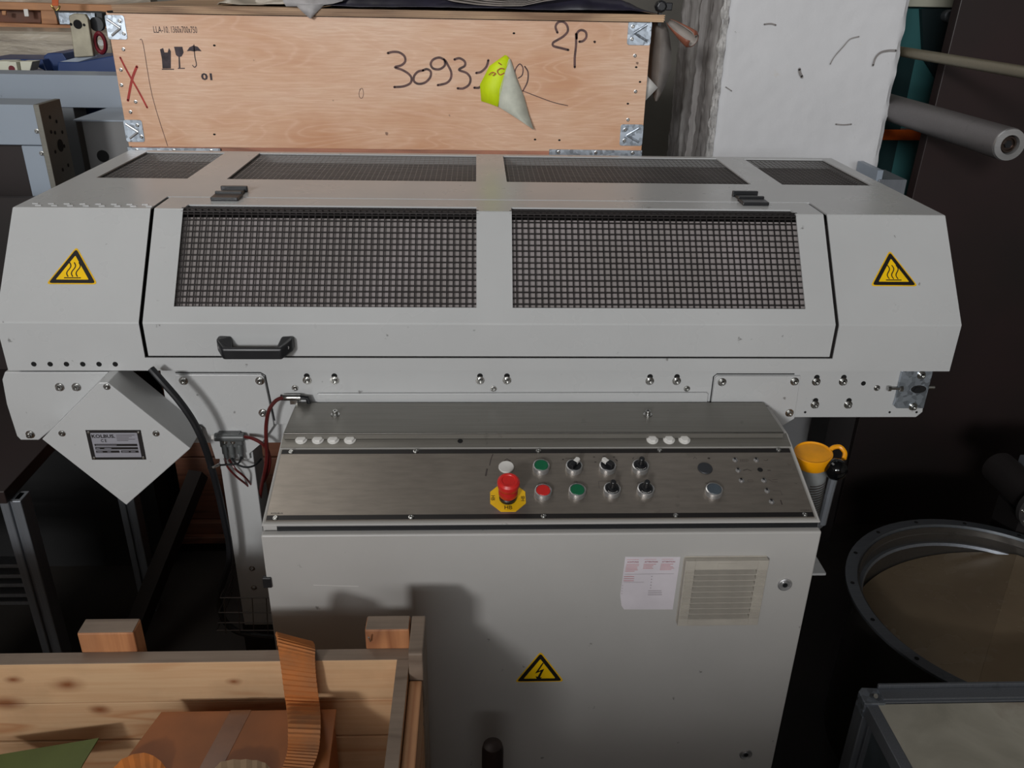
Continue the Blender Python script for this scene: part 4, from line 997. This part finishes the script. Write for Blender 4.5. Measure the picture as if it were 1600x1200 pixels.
# ------------------------------------------------------------------ background, left
# grey box frame machine
g = thing('grey_box_frame', 'light grey box section machine frame with a bare metal end plate', 'machine', (-1.3, 1.2, 0))
gf = Fr((0, 1.10, 0))
ax_, zt = gf.px(58, 164); _, zb = gf.px(58, 227); lx0 = gf.px(35, 240)[0]; lx1 = gf.px(64, 240)[0]
mb = MB(); mb.box(-2.2, ax_ - .008, 1.10, 1.22, zb, zt); mb.build('box_beam', m_bg_paint, g, bevel=.002)
mb = MB(); mb.box(lx0, ax_ - .008, 1.102, 1.22, 1.0, zb - .002); mb.build('leg', m_bg_paint, g, bevel=.002)
mb = MB(); mb.box(ax_ - .008, ax_ + .006, 1.095, 1.215, 1.0, zt + .001); ep = mb.build('end_plate', m_bg_side, g, bevel=.001)
ef = Fr((ax_ + .006, 0, 0), (0, 1, 0), (0, 0, 1))
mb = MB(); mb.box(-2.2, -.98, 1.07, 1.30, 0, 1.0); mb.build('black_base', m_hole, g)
mb = MB(); mb.lathe(ef, 1.165, zt - .11, [(.016, 0), (.016, .0006)], 18); mb.build('large_hole', m_hole, ep)
for y, z in ((1.13, .07), (1.17, .05), (1.19, .08), (1.13, .12), (1.185, .115), (1.15, .17), (1.185, .165), (1.14, .035), (1.15, .075)):
    o = put('small_hole', me_dark_disc, ep, ef, y, zt - z, .0002)
for z in (zb + .035, zb - .02): put('bolt', me_cap, g, gf, ax_ - .014, z, .0)
mb = MB(); mb.box(-2.2, lx0 - .002, 1.14, 1.16, .3, zb - .001); mb.build('dark_back_panel', m_darkplate, g)
# rear grey body, beam, guard box
g2 = thing('grey_beam_stand', 'blue grey horizontal beam stand behind the box frame', 'machine', (-1.5, 1.5, 0))
f15 = Fr((0, 1.62, 0)); z1 = f15.px(100, 117)[1]; z0_ = f15.px(100, 168)[1]
mb = MB(); mb.box(-2.6, -1.075, 1.62, 1.74, z0_, z1); mb.build('beam', m_bg_paint, g2, bevel=.002)
x0 = f15.px(92, 200)[0]; x1 = f15.px(118, 200)[0]
mb = MB(); mb.box(x0 - .15, x1, 1.63, 1.72, 0, z0_); mb.build('post', painted('shaded_grey_paint', (112, 116, 120), .45), g2, bevel=.002)
t = thing('guard_box', 'dark grey guard box with a round hole left of the crate', 'box', (-1.12, 1.35, 0))
f14 = Fr((0, 1.35, 0)); a0, b1 = f14.px(127, 189); a1 = -.955
mb = MB(); mb.box(a0, a1, 1.35, 1.60, .0, b1); mb.build('box_shell', painted('mid_grey_paint', (112, 112, 112), .4), t, bevel=.002)
mb = MB(); mb.box(a0 - .02, a1, 1.345, 1.60, b1, b1 + .004); mb.build('box_lid', m_bg_paint, t)
a, b = f14.px(161, 244); mb = MB(); mb.lathe(f14, a, b, [(.017, 0), (.017, .001)], 20); mb.build('round_hole', m_hole, t)
# blue machine
t = thing('blue_machine', 'dark blue enamelled machine behind the grey beam', 'machine', (-1.6, 2.2, 0))
f2_ = Fr((0, 2.05, 0))
def pb_(pts, y0, y1, name, mt, bev=.003):
    f = Fr((0, y0, 0)); mb = MB(); mb.prism(f, [f.px(*q) for q in pts], -(y1 - y0), 0); return mb.build(name, mt, t, bevel=bev)
pb_([(-30, 92), (66, 93), (70, 103), (74, 112), (60, 106), (54, 97), (-30, 96)], 2.05, 2.25, 'blue_bar', m_blue)
pb_([(68, 88), (74, 83), (97, 83), (104, 93), (102, 112), (68, 112)], 2.1, 2.3, 'blue_knob', m_blue)
pb_([(90, 97), (122, 97), (176, 87), (190, 87), (190, 120), (90, 120)], 1.98, 2.38, 'blue_tray', m_blue)
pb_([(94, 96.5), (122, 96.5), (152, 87.5), (126, 88)], 1.985, 1.99, 'tray_rim', m_bg_paint, 0)
mb = MB(); mb.box(-2.6, -1.25, 2.15, 2.40, 0, 1.36); mb.build('blue_body', m_blue, t, bevel=.005)
mb = MB(); mb.box(-1.45, -1.22, 1.76, 2.1, 0, 1.33); mb.build('blue_column', m_blue, t, bevel=.005)
t = thing('bearing_block', 'pale grey bearing block with a round bore beside the blue bar', 'bearing', at(20, 108, Y=1.9))
f19 = Fr((0, 1.9, 0)); mb = MB(); mb.prism(f19, [f19.px(*q) for q in ((10, 97), (25, 97), (28, 112), (11, 114))], -.06, 0); mb.prism(f19, [f19.px(*q) for q in ((26, 97), (46, 97), (42, 112), (28, 112))], -.08, -.02); mb.prism(f19, [f19.px(*q) for q in ((-20, 97), (10, 97), (10, 116), (-20, 116))], -.1, -.03); mb.build('block', m_cream, t, bevel=.002)
a, b = f19.px(18.5, 107.5); mb = MB(); mb.lathe(f19, a, b, [(.0105, 0), (.0105, .001)], 18); mb.build('bore', m_maroon, t)
# wrapped table and wooden frames
t = thing('wrapped_stack', 'low stack wrapped in crumpled beige plastic behind the blue machine', 'stack', (-1.8, 3.0, 0))
mb = MB(); f3 = Fr((0, 2.52, 0)); zt = f3.px(60, 50)[1]; mb.box(-3.2, -1.45, 2.52, 2.86, .4, zt); o = mb.build('plastic_cover', m_tarp, t, bevel=.03)
mb = MB(); mb.box(-3.1, -1.5, 2.56, 2.84, 0, .4); mb.build('pallet', m_oldwood, t)
t = thing('timber_frame', 'orange brown timber crate frame at the top left', 'frame', (-2.2, 3.1, 1.5))
f3 = Fr((0, 2.9, 0))
def bar(pts, d, name, mt, y=2.9):
    f = Fr((0, y, 0)); mb = MB(); mb.prism(f, [f.px(*q) for q in pts], -d, 0); return mb.build(name, mt, t, bevel=.003)
bar([(-40, 2), (178, 8), (176, 19), (-40, 14)], .08, 'upper_rail', m_craten); bar([(-40, 34), (120, 40), (165, 46), (165, 52), (110, 46), (-40, 46)], .08, 'lower_rail', m_craten)
bar([(63, 14), (86, 15), (90, 38), (65, 38)], .06, 'upright', m_craten, 2.905); bar([(-40, 13), (64, 14), (64, 36), (-40, 35)], .02, 'back_board', m_oldwood, 2.96)
bar([(128, 36), (170, 42), (172, 90), (140, 92)], .02, 'back_board', m_craten, 2.97)
bar([(36, 14), (43, 14), (45, 26), (38, 26)], .01, 'white_tag', m_whitep, 2.89)
bar([(2, 17), (9, 17), (9, 24), (3, 24)], .01, 'pale_chip', m_craten, 2.89)
t = thing('covered_pipe', 'long grey fabric covered roll along the top left', 'roll', (-2, 3.05, 1.65))
mb = MB(); mb.tube([at(-60, -6, Y=3.0), at(240, -2, Y=3.0)], .045, 16, 0); mb.build('roll', m_tarp, t, smooth=True)
t = thing('orange_strap', 'orange lashing strap with a wire hook at the top left', 'strap', at(86, 5, Y=2.7))
bar([(80, -12), (92, -12), (91, 9), (81, 9)], .004, 'webbing', plain('orange_webbing', (196, 92, 44), .7), 2.7)
mb = MB(); mb.tube([at(80, 8, Y=2.7), at(83, 12, Y=2.7), at(88, 17, Y=2.69), at(92, 13, Y=2.7), at(93, 9, Y=2.7)], .004, 8, 5); mb.build('wire_hook', steel('brass_wire', (190, 170, 100), .25), t)
t = thing('mounting_plate', 'zinc bracket plate with slots left of the crate corner', 'plate', at(120, 28, Y=2.4))
bar([(84, 17), (150, 18), (160, 20), (161, 40), (92, 37)], .05, 'dark_case', m_black, 2.42); bar([(90, 19), (148, 20), (150, 40), (93, 38)], .004, 'zinc_face', m_zinc, 2.41); mb = MB(); mb.box(at(120, 30, Y=2.45).x - .02, at(120, 30, Y=2.45).x + .02, 2.43, 2.47, 0, at(120, 34, Y=2.45).z); mb.build('stand', m_black, t)
t = thing('bearing_plate', 'beige upright metal plate with one large and two small holes', 'plate', at(125, 60, Y=1.99))
f23 = Fr((0, 1.97, 0)); bar([(107, 25), (115, 21), (132, 22), (137, 30), (146, 88), (116, 90)], .02, 'upright_plate', plain('beige_zinc_plate', (158, 152, 132), .4, .2), 1.97)
for x, y, r in ((121.5, 38, .0145), (111, 38, .0045), (131.5, 39, .0045)):
    a, b = f23.px(x, y); mb = MB(); mb.lathe(f23, a, b, [(r, 0), (r, .001)], 20); mb.build('plate_hole', m_hole, t)
a, b = f23.px(139, 39); mb = MB(); mb.lathe(Fr((0, 2.02, 0)), a + .004, b, [(.023, -.02), (.023, 0)], 20); mb.build('rear_disc', m_plug, t)
t = thing('maroon_ring', 'maroon painted steel ring beside the crate left edge', 'ring', at(157, 68, Y=2.0))
f2x = Fr((0, 2.0, 0)); a, b = f2x.px(157, 67); mb = MB()
pts = []; n1, n2 = 28, 8
for i in range(n1):
    A = 2 * math.pi * i / n1
    for j in range(n2):
        B = 2 * math.pi * j / n2; R = 1 + .0
        pts.append(f2x.p(a + (.0165 + .006 * math.cos(B)) * math.cos(A), b + (.030 + .008 * math.cos(B)) * math.sin(A), .010 * math.sin(B)))
mb.add(pts, [(i * n2 + j, ((i + 1) % n1) * n2 + j, ((i + 1) % n1) * n2 + (j + 1) % n2, i * n2 + (j + 1) % n2) for i in range(n1) for j in range(n2)]); mb.build('ring_body', m_maroon, t, smooth=True)
mb = MB(); mb.lathe(f2x, a, b, [(.010, -.004), (.010, -.002)], 16); mb.build('grey_core', m_bolt, t)
# black table with aluminium legs (left of the machine)
tb = thing('black_table', 'black topped bench with aluminium profile legs at the left edge', 'bench', (-1.25, .45, 0))
TZ = .74; c0 = at(6, 768, Z=TZ); tx = c0.x
mb = MB(); mb.box(-1.9, tx, c0.y, .95, TZ - .03, TZ); mb.build('bench_top', m_darkplate, tb, bevel=.002)
mb = MB(); mb.box(-1.9, tx - .01, .95, .97, TZ, 1.20); mb.build('black_back_panel', m_darkplate, tb)
lx = at(45, 890, Y=c0.y + .01).x
for yy in (c0.y + .01, .85):
    mb = MB(); mb.box(lx - .022, lx - .004, yy, yy + .04, 0, TZ - .03); mb.box(lx + .004, lx + .022, yy, yy + .04, 0, TZ - .03); mb.box(lx - .018, lx + .018, yy + .006, yy + .034, 0, TZ - .03); mb.build('leg', m_alu, tb, bevel=.002)
for y in (882, 898, 912, 928, 940):
    z = at(20, y, Y=c0.y + .05).z; mb = MB(); mb.box(-1.9, lx - .022, c0.y + .05, c0.y + .08, z - .010, z); mb.build('shelf_bar', m_alu, tb, bevel=.001)
# lumber under the machine, its wood colour darkened to stand in for shade
m_darkwood = plain('shade_dark_wood', (34, 27, 24), .8)
t = thing('dark_plank', 'dark plank leaning under the machine behind the rotated box', 'plank', (-.9, .9, 0))
mb = MB(); mb.tube([at(205, 1000, Y=.62), at(310, 740, Y=1.0)], .03, 4, 0); mb.build('plank_body', m_darkwood, t)

# ------------------------------------------------------------------ background, right
t = thing('dark_sheet_panel', 'tall dark brown metal panel filling the right side', 'panel', (1.9, 1.3, 0))
mb = MB(); f = Fr((0, 1.27, 0)); xe0 = f.px(1430, 290)[0]; xe1 = f.px(1502, 0)[0]
mb.prism(f, [(xe0 - .02, 0), (2.7, 0), (2.7, 2.3), (xe1 + .02, 2.3), (xe1, 1.675), (xe0, 1.18)], -.04, 0); mb.build('panel_sheet', m_darkplate, t, bevel=.002)
t = thing('teal_machine', 'teal enamelled machine between the pillar and the dark panel', 'machine', (1.6, 2.4, 0))
mb = MB(); mb.box(1.24, 2.4, 2.2, 2.9, 0, 1.66); mb.build('teal_body', m_teal, t, bevel=.005)
f = Fr((0, 2.195, 0)); mb = MB(); mb.box(1.24, 2.4, 2.16, 2.9, f.px(1460, 11)[1], 2.1); mb.build('cream_top', m_cream, t, bevel=.003)
a0, b0 = f.px(1383, 214); a1, b1 = f.px(1470, 199)
mb = MB(); mb.box(a0 - .05, a1, 2.12, 2.16, b0, b1); mb.build('orange_bar', plain('orange_enamel', (206, 92, 32), .4), t, bevel=.002)
mb = MB(); mb.box(a0 - .05, a0 + .02, 2.125, 2.2, 0, 1.5); mb.build('dark_teal_edge', painted('dark_teal_enamel', (24, 48, 50), .4), t)
f = Fr((0, 2.15, 0)); a, b = f.px(1483, 25); mb = MB(); mb.lathe(f, a, b, [(.022, -.04), (.022, .01), (.017, .014), (.014, .008), (0, .008)], 20); mb.build('round_boss', m_alu, t, smooth=True)
mb = MB(); f = Fr((0, 2.19, 0)); q = f.px(1440, 110); mb.prism(f, [f.px(1436, 14), f.px(1500, 12), f.px(1490, 170), f.px(1440, 90)], 0, .02); mb.build('dark_teal_recess', painted('deep_teal_enamel', (14, 34, 38), .5), t)
# rollers
t = thing('steel_roller', 'thick grey steel roller with a bright bearing end', 'roller', (1.225, 1.5, 1.38))
e = at(1577, 226, Y=.80); rf = Fr(e); r = .0375
mb = MB(); mb.lathe(rf, 0, 0, [(r, -1.3), (r, -.004), (r - .003, 0)], 40, cap=False); mb.build('roller_tube', steel('dull_roller_steel', (120, 116, 116), .45, metal=.5), t, smooth=True)
mb = MB(); mb.lathe(rf, 0, 0, [(r - .001, -.002), (r - .002, .003), (.022, .004), (.021, .001), (.0205, -.01)], 40, cap=False); mb.build('end_ring', m_chrome, t, smooth=True)
mb = MB(); mb.lathe(rf, 0, 0, [(.0205, -.008), (.018, -.002), (.0145, -.002), (.014, -.010), (0, -.010)], 32); mb.build('bearing', steel('dark_bearing', (90, 78, 72), .3), t, smooth=True)
mb = MB(); mb.lathe(rf, 0, 0, [(.009, -.01), (.009, -.003), (0, -.003)], 6); mb.build('shaft', m_black, t)
e = at(1600, 113, Y=.80)
mb = MB(); mb.tube([(e.x, .55, e.z), (e.x, 2.1, e.z)], .0135, 24, 0); tag(mb.build('thin_shaft', steel('olive_steel_shaft', (132, 124, 104), .4, metal=.5), None, smooth=True), 'thinner olive grey shaft above the thick roller', 'shaft')
t = thing('steel_block', 'grey machined steel block right of the pillar above the hood edge', 'block', (1.2, 1.2, 1.2))
f = Fr((0, 1.16, 0)); mb = MB(); pr = [f.px(*q) for q in ((1372, 264), (1380, 262), (1432, 281), (1431, 303), (1414, 306), (1372, 285))]
a0, b1 = f.px(1376, 268); a1, b0 = f.px(1416, 300)
mb.box(a0, a1 - .004, 1.16, 1.30, b0 - .2, b1 - .022); mb.build('block_body', m_alu, t, bevel=.002)
mb = MB(); mb.box(a0 - .006, a0 + .01, 1.165, 1.30, b0 - .2, b1 + .002); mb.build('block_flange', m_bg_paint, t)
mb = MB(); mb.box(a0, a1, 1.165, 1.29, 0, b0 - .2); mb.build('block_column', m_void, t)

# ------------------------------------------------------------------ drum and table, lower right
dr = thing('steel_drum', 'round steel drum with a drilled flange rim and brown sheet inside', 'drum', (1.185, .315, 0))
cc = Vector((1.185, .315, .45)); f = Fr(cc, (1, 0, 0), (0, 1, 0)); Rr_ = .335
mb = MB(); mb.lathe(f, 0, 0, [(Rr_, -.006), (Rr_, 0), (Rr_ - .026, .001), (Rr_ - .028, -.006)], 72, cap=False)
fl = mb.build('flange', steel('flange_steel', (136, 142, 148), .3, metal=.75), dr, smooth=True)
mb = MB(); mb.lathe(f, 0, 0, [(Rr_ - .028, -.45), (Rr_ - .028, -.006), (Rr_ - .032, -.004), (Rr_ - .034, -.02), (Rr_ - .036, -.022), (Rr_ - .036, -.43)], 72, cap=False); mb.build('drum_wall', steel('drum_steel', (104, 100, 96), .3, metal=.7), dr, smooth=True)
mb = MB(); mb.lathe(f, 0, 0, [(Rr_ - .037, -.05), (Rr_ - .033, -.046), (Rr_ - .045, -.043), (Rr_ - .048, -.05)], 72, cap=False); mb.build('inner_bead', m_alu, dr, smooth=True)
for i in range(16):
    A = 2 * math.pi * (i + .37) / 16; o = put('flange_hole', me_dark_disc, fl, f, (Rr_ - .013) * math.cos(A), (Rr_ - .013) * math.sin(A), .0009)
# folded brown sheet: two flat halves meeting at a crease
rs = Rr_ - .04; ca = math.radians(52); n = Vector((math.cos(ca), math.sin(ca), 0)); pc = -.06
def halfdisc(sign):
    th0 = ca; pts = []
    off = -.085
    nrm = Vector((-math.sin(ca), math.cos(ca), 0))   # across the crease
    N = 40; base = []
    for i in range(N + 1):
        a = ca + (math.pi * i / N) * (1 if sign > 0 else -1)
        base.append(Vector((rs * math.cos(a), rs * math.sin(a), 0)))
    return [f.p(p.x, p.y, -.040 + (-.08 if sign > 0 else -.01) * abs(p.dot(nrm)) / rs) for p in base]
for sgn_ in (1, -1):
    q = halfdisc(sgn_); mb = MB(); mb.add(q, [tuple(range(len(q)))]); mb.build('brown_sheet', m_oil, dr, solid=.001)
mb = MB(); mb.lathe(Fr((cc.x, cc.y, 0), (1, 0, 0), (0, 1, 0)), 0, 0, [(Rr_ - .03, 0), (Rr_ - .03, .02)], 48); mb.build('drum_base', m_void, dr)
tb = thing('steel_table', 'galvanised steel frame table with a stained top, bottom right corner', 'table', (1.1, -.2, 0))
TX, TY, TZ = .722, .012, .5
mb = MB(); mb.box(TX + .022, 1.75, -.62, TY - .028, TZ - .004, TZ - .001); mb.build('table_top', m_dirty, tb)
mb = MB(); mb.box(TX + .035, 1.75, TY - .022, TY + .004, TZ - .03, TZ + .006); mb.box(TX + .035, 1.75, TY + .004, TY + .010, TZ - .03, TZ + .014); mb.box(TX + .035, 1.75, TY - .026, TY - .020, TZ - .03, TZ + .002); mb.build('back_rail', m_alu, tb, bevel=.0015)
mb = MB(); mb.box(TX, TX + .022, -.62, TY - .022, TZ - .03, TZ); mb.build('side_rail', m_alu, tb, bevel=.0015)
mb = MB(); mb.prism(Fr((0, 0, 0), (1, 0, 0), (0, 1, 0)), [(TX - .004, TY - .03), (TX + .036, TY - .03), (TX + .038, TY + .008), (TX + .006, TY + .010), (TX - .004, TY)], TZ - .03, TZ + .004); cn = mb.build('corner_piece', m_zinc, tb, bevel=.002)
mb = MB(); mb.tube([(TX + .016, TY - .012, TZ + .004), (TX + .018, TY - .022, TZ + .014)], .0045, 8, 0); mb.build('corner_pin', m_bolt, tb, smooth=True)
mb = MB(); mb.box(TX - .002, TX + .010, TY - .03, TY + .004, 0, TZ - .03); mb.box(TX + .014, TX + .036, TY - .03, TY + .004, 0, TZ - .03); mb.box(TX, TX + .03, TY - .024, TY - .004, 0, TZ - .03); mb.build('leg', m_alu, tb, bevel=.002)
mb = MB(); mb.box(1.70, 1.74, TY - .03, TY + .004, 0, TZ - .03); mb.build('leg', m_alu, tb)
mb = MB(); mb.box(TX + .024, TX + .027, -.62, TY - .03, 0, TZ - .005); mb.build('side_panel', plain('grey_side_sheet', (96, 106, 112), .45, .4), tb)
t = thing('pipe_flange', 'dark upright pipe flange cut off by the right edge', 'flange', at(1610, 800, Y=.55))
f = Fr(at(1630, 795, Y=.56)); mb = MB(); mb.lathe(f, 0, 0, [(.062, -.01), (.062, .004), (.044, .004), (.044, -.01)], 40, cap=False); fo = mb.build('flange_ring', steel('dark_flange_steel', (92, 90, 90), .4, metal=.6), t, smooth=True)
mb = MB(); mb.lathe(f, 0, 0, [(.044, -.2), (.044, 0), (.040, 0), (.040, -.2)], 32, cap=False); mb.build('pipe', m_void, t, smooth=True)
for A in (2.5, 3.2, 3.9): put('bolt_hole', me_cap, t, f, .053 * math.cos(A), .053 * math.sin(A), .004)
mb = MB(); mb.box(f.o.x - .02, f.o.x + .3, .60, .70, 0, f.o.z - .05); mb.build('pipe_stand', m_void, t)
p = at(1603, 745, Y=.72); t = thing('grey_cover', 'grey blue cover plate touching the right edge above the flange', 'plate', p)
mb = MB(); mb.box(p.x - .012, p.x + .3, .72, .75, p.z - .06, p.z + .05); mb.build('plate_body', m_alu, t)

# ------------------------------------------------------------------ open pine crate, lower left
pc_ = thing('pine_crate', 'open pine board crate in the lower left foreground', 'crate', (-.6, -.5, 0))
WY = -.165; wf = Fr((0, WY, 0))
wz = wf.px(300, 1018)[1]; pz = wf.px(165, 990)[1]
WX1 = -.100
zs = [wz, wz - .080, wz - .158, wz - .24, wz - .32, wz - .40, wz - .48, wz - .56, wz - .64]
for i in range(8):
    j = .0015 * (i % 2); mb = MB(); mb.box(-1.5, WX1, WY - .021 + j, WY - j, max(.02, zs[i + 1] + .0012), zs[i] - .0008); mb.build('board', m_pinek, pc_, bevel=.0018)
mb = MB(); mb.box(-1.5, WX1, WY - .0215, WY + .0002, wz - .001, wz + .0006); mb.build('weathered_top_edge', m_weather, pc_)
def post(x0, x1, y0, y1, z1, mt=m_pinez, cap=True):
    mb = MB(); mb.box(x0, x1, y0, y1, 0.0, z1); mb.build('post', mt, pc_, bevel=.0025)
    mb = MB(); mb.box(x0 + .0015, x1 - .0015, y0 + .0015, y1 - .0015, z1 - .001, z1 + .0008); mb.build('end_grain', m_weather, pc_)
pa = wf.px(119, 990)[0]; pb2 = wf.px(208, 990)[0]
post(pa, pb2, WY + .001, WY + .032, pz)
pa = wf.px(570, 990)[0]; post(pa, WX1 - .001, WY + .001, WY + .032, pz)
# right wall boards, running towards the viewer, and outer batten
for i in range(8):
    mb = MB(); mb.box(WX1 - .019, WX1, -.56, WY - .022, max(.02, zs[i + 1] + .0012), zs[i] - .0008); mb.build('board', m_piney, pc_, bevel=.0018)
mb = MB(); mb.box(WX1 - .0185, WX1 - .0005, -.56, WY - .0225, wz - .001, wz + .0006); mb.build('weathered_top_edge', m_weather, pc_)
mb = MB(); mb.box(WX1 + .001, WX1 + .022, WY - .05, WY + .032, 0, pz); mb.build('corner_batten', m_weather, pc_, bevel=.002)
mb = MB(); mb.box(WX1 + .001, WX1 + .020, -.56, WY - .052, wz - .09, wz - .012); mb.build('side_rail', m_piney, pc_, bevel=.002)
mb = MB(); mb.box(WX1 + .001, WX1 + .020, -.56, WY - .052, wz - .20, wz - .10); mb.build('side_rail', m_piney, pc_, bevel=.002)
mb = MB(); mb.box(-1.5, WX1 - .02, -.56, WY - .022, .28, .30); mb.build('crate_floor', m_pine, pc_)
mb = MB(); mb.tube([at(579, 1002, Y=WY - .002), at(576, 996, Y=WY - .010)], .0012, 6, 0); mb.build('bent_nail', m_bolt, pc_)
# cardboard box inside
cbx = thing('cardboard_box', 'brown cardboard box lying inside the pine crate', 'box', (-.35, -.32, .45))
by = -.225; bf_ = Fr((0, by, 0)); 
q0, q1 = at(252, 1112, Y=by), at(528, 1130, Y=by); bz = q0.z
mb = MB(); mb.prism(Fr((0, 0, bz - .003), (1, 0, 0), (0, 1, 0)), [(q0.x, by), (q1.x, by), (q1.x + .01, by - .20), (q0.x - .05, by - .20)], 0, .003)
mb.build('top_flap', m_card, cbx, bevel=.001)
mb = MB(); mb.prism(Fr((0, 0, 0), (1, 0, 0), (0, 1, 0)), [(q0.x + .01, by - .004), (q1.x - .004, by - .004), (q1.x, by - .19), (q0.x - .04, by - .19)], .301, bz - .004); mb.build('box_body', m_card, cbx)
mb = MB(); mb.prism(Fr((0, 0, bz), (1, 0, 0), (0, 1, 0)), [(q0.x + .10, by - .0), (q0.x + .13, by), (q0.x + .10, by - .19), (q0.x + .07, by - .19)], .0001, .0006); mb.build('packing_tape', plain('brown_tape', (124, 78, 46), .25), cbx)
gs = MB(); zz = .62
gs.prism(Fr((0, 0, 0), Vector((1, 0, .0)), Vector((0, 1, .25)).normalized()), [(0, 0)] * 3, 0, 0) if False else None
pts = [at(-40, 1188, Z=.665), at(0, 1180, Z=.668), at(155, 1154, Z=.682), at(130, 1195, Z=.672), at(108, 1240, Z=.662), at(-40, 1260, Z=.65)]
gs.add(pts, [tuple(range(6))]); tag(gs.build('green_sheet', m_greens, None, solid=.002), 'olive green sheet with a pointed corner in the pine crate', 'sheet')
mb = MB(); p = Vector(pts[1]); mb.box(-1.1, -.72, -.5, -.26, .301, .60); tag(mb.build('wooden_block', m_pine, None, bevel=.003), 'pine block under the green sheet in the crate corner', 'block')
# webbing strap over the back wall
def ribbon(name, mt, rows, parent, ribs=True, RB=4):
    L = catmull([Vector(a) for a, b in rows], RB); Rg = catmull([Vector(b) for a, b in rows], RB)
    mb = MB(); pts = []; nu = 9; n = len(L)
    for i in range(n):
        t_ = (L[min(i + 1, n - 1)] - L[max(i - 1, 0)]).normalized(); w_ = (Rg[i] - L[i]).normalized(); nn = t_.cross(w_)
        for j in range(nu):
            pts.append(L[i].lerp(Rg[i], j / (nu - 1)) + nn * (.0022 * (i % 2) if ribs else 0))
    mb.sheet(pts, nu, n); return mb.build(name, mt, parent, solid=.0018, flip=False)
sw = thing('lashing_strap', 'dirty orange ribbed lashing strap draped over the crate back wall', 'strap', (-.27, -.2, .7))
def RW(xl, yl, xr, yr, d): return (at(xl, yl, Y=d), at(xr, yr, Y=d))
def fine(rows, n):
    out = []
    L = catmull([Vector(a) for a, b in rows], n); R2 = catmull([Vector(b) for a, b in rows], n); return list(zip(L, R2))
main = [RW(437, 1060, 486, 1075, WY + .012), RW(432, 1000, 486, 1012, WY + .014), RW(430, 992, 490, 1010, WY - .005), RW(434, 1008, 492, 1022, WY - .030), RW(440, 1045, 494, 1052, WY - .040), RW(446, 1095, 499, 1098, WY - .052), (at(450, 1138, Z=bz + .030), at(501, 1140, Z=bz + .030)), (at(450, 1172, Z=bz + .012), at(498, 1175, Z=bz + .012)), (at(440, 1204, Z=bz + .006), at(486, 1208, Z=bz + .006)), (at(420, 1235, Z=bz + .006), at(470, 1240, Z=bz + .006))]
ribbon('webbing', m_strap, fine(main, 3), sw)
sw2 = thing('lashing_strap', 'orange strap loop lying at the bottom edge of the crate', 'strap', (-.5, -.4, .6))
ribbon('webbing', m_strap, [(at(165, 1215, Z=.725), at(172, 1240, Z=.725)), (at(190, 1186, Z=.74), at(205, 1240, Z=.725)), (at(225, 1176, Z=.745), at(232, 1240, Z=.725)), (at(252, 1190, Z=.74), at(244, 1240, Z=.725)), (at(268, 1215, Z=.725), at(262, 1240, Z=.725))], sw2)
sw3 = thing('lashing_strap', 'pale worn strap end resting on the cardboard box', 'strap', (-.35, -.4, .6))
ribbon('webbing', plain('worn_beige_webbing', (160, 132, 104), .8), [(at(325, 1215, Z=bz + .004), at(330, 1250, Z=bz + .004)), (at(345, 1190, Z=bz + .012), at(350, 1240, Z=bz + .004)), (at(385, 1186, Z=bz + .014), at(385, 1240, Z=bz + .004)), (at(415, 1192, Z=bz + .012), at(415, 1240, Z=bz + .004)), (at(430, 1212, Z=bz + .004), at(428, 1240, Z=bz + .004))], sw3)
# dark steel post in front of the cabinet
p = at(770, 1161, Y=-.12); mb = MB(); f = Fr((p.x, -.12, 0), (1, 0, 0), (0, 1, 0))
mb.lathe(f, 0, 0, [(.0185, 0), (.0185, p.z - .014), (.016, p.z - .004), (.009, p.z), (0, p.z)], 24); tag(mb.build('steel_post', plain('dark_rusty_steel', (46, 34, 30), .5, .3), None, smooth=True), 'dark round steel post in front of the cabinet door', 'post')

# unseen row of pine crates added behind the camera to shade the cabinet's foot
for kx in range(4):
    t = thing('added_shade_crate', ('first', 'second', 'third', 'fourth')[kx] + ' pine crate from the left in the unseen row added for shade', 'crate', (-1.2 + kx * 1.02, -3.1, 0))
    for j in range(11):
        mb = MB(); mb.box(-1.7 + kx * 1.02, -.72 + kx * 1.02, -3.4, -2.8, j * .15, j * .15 + .145); mb.build('board', m_pine, t, bevel=.003)
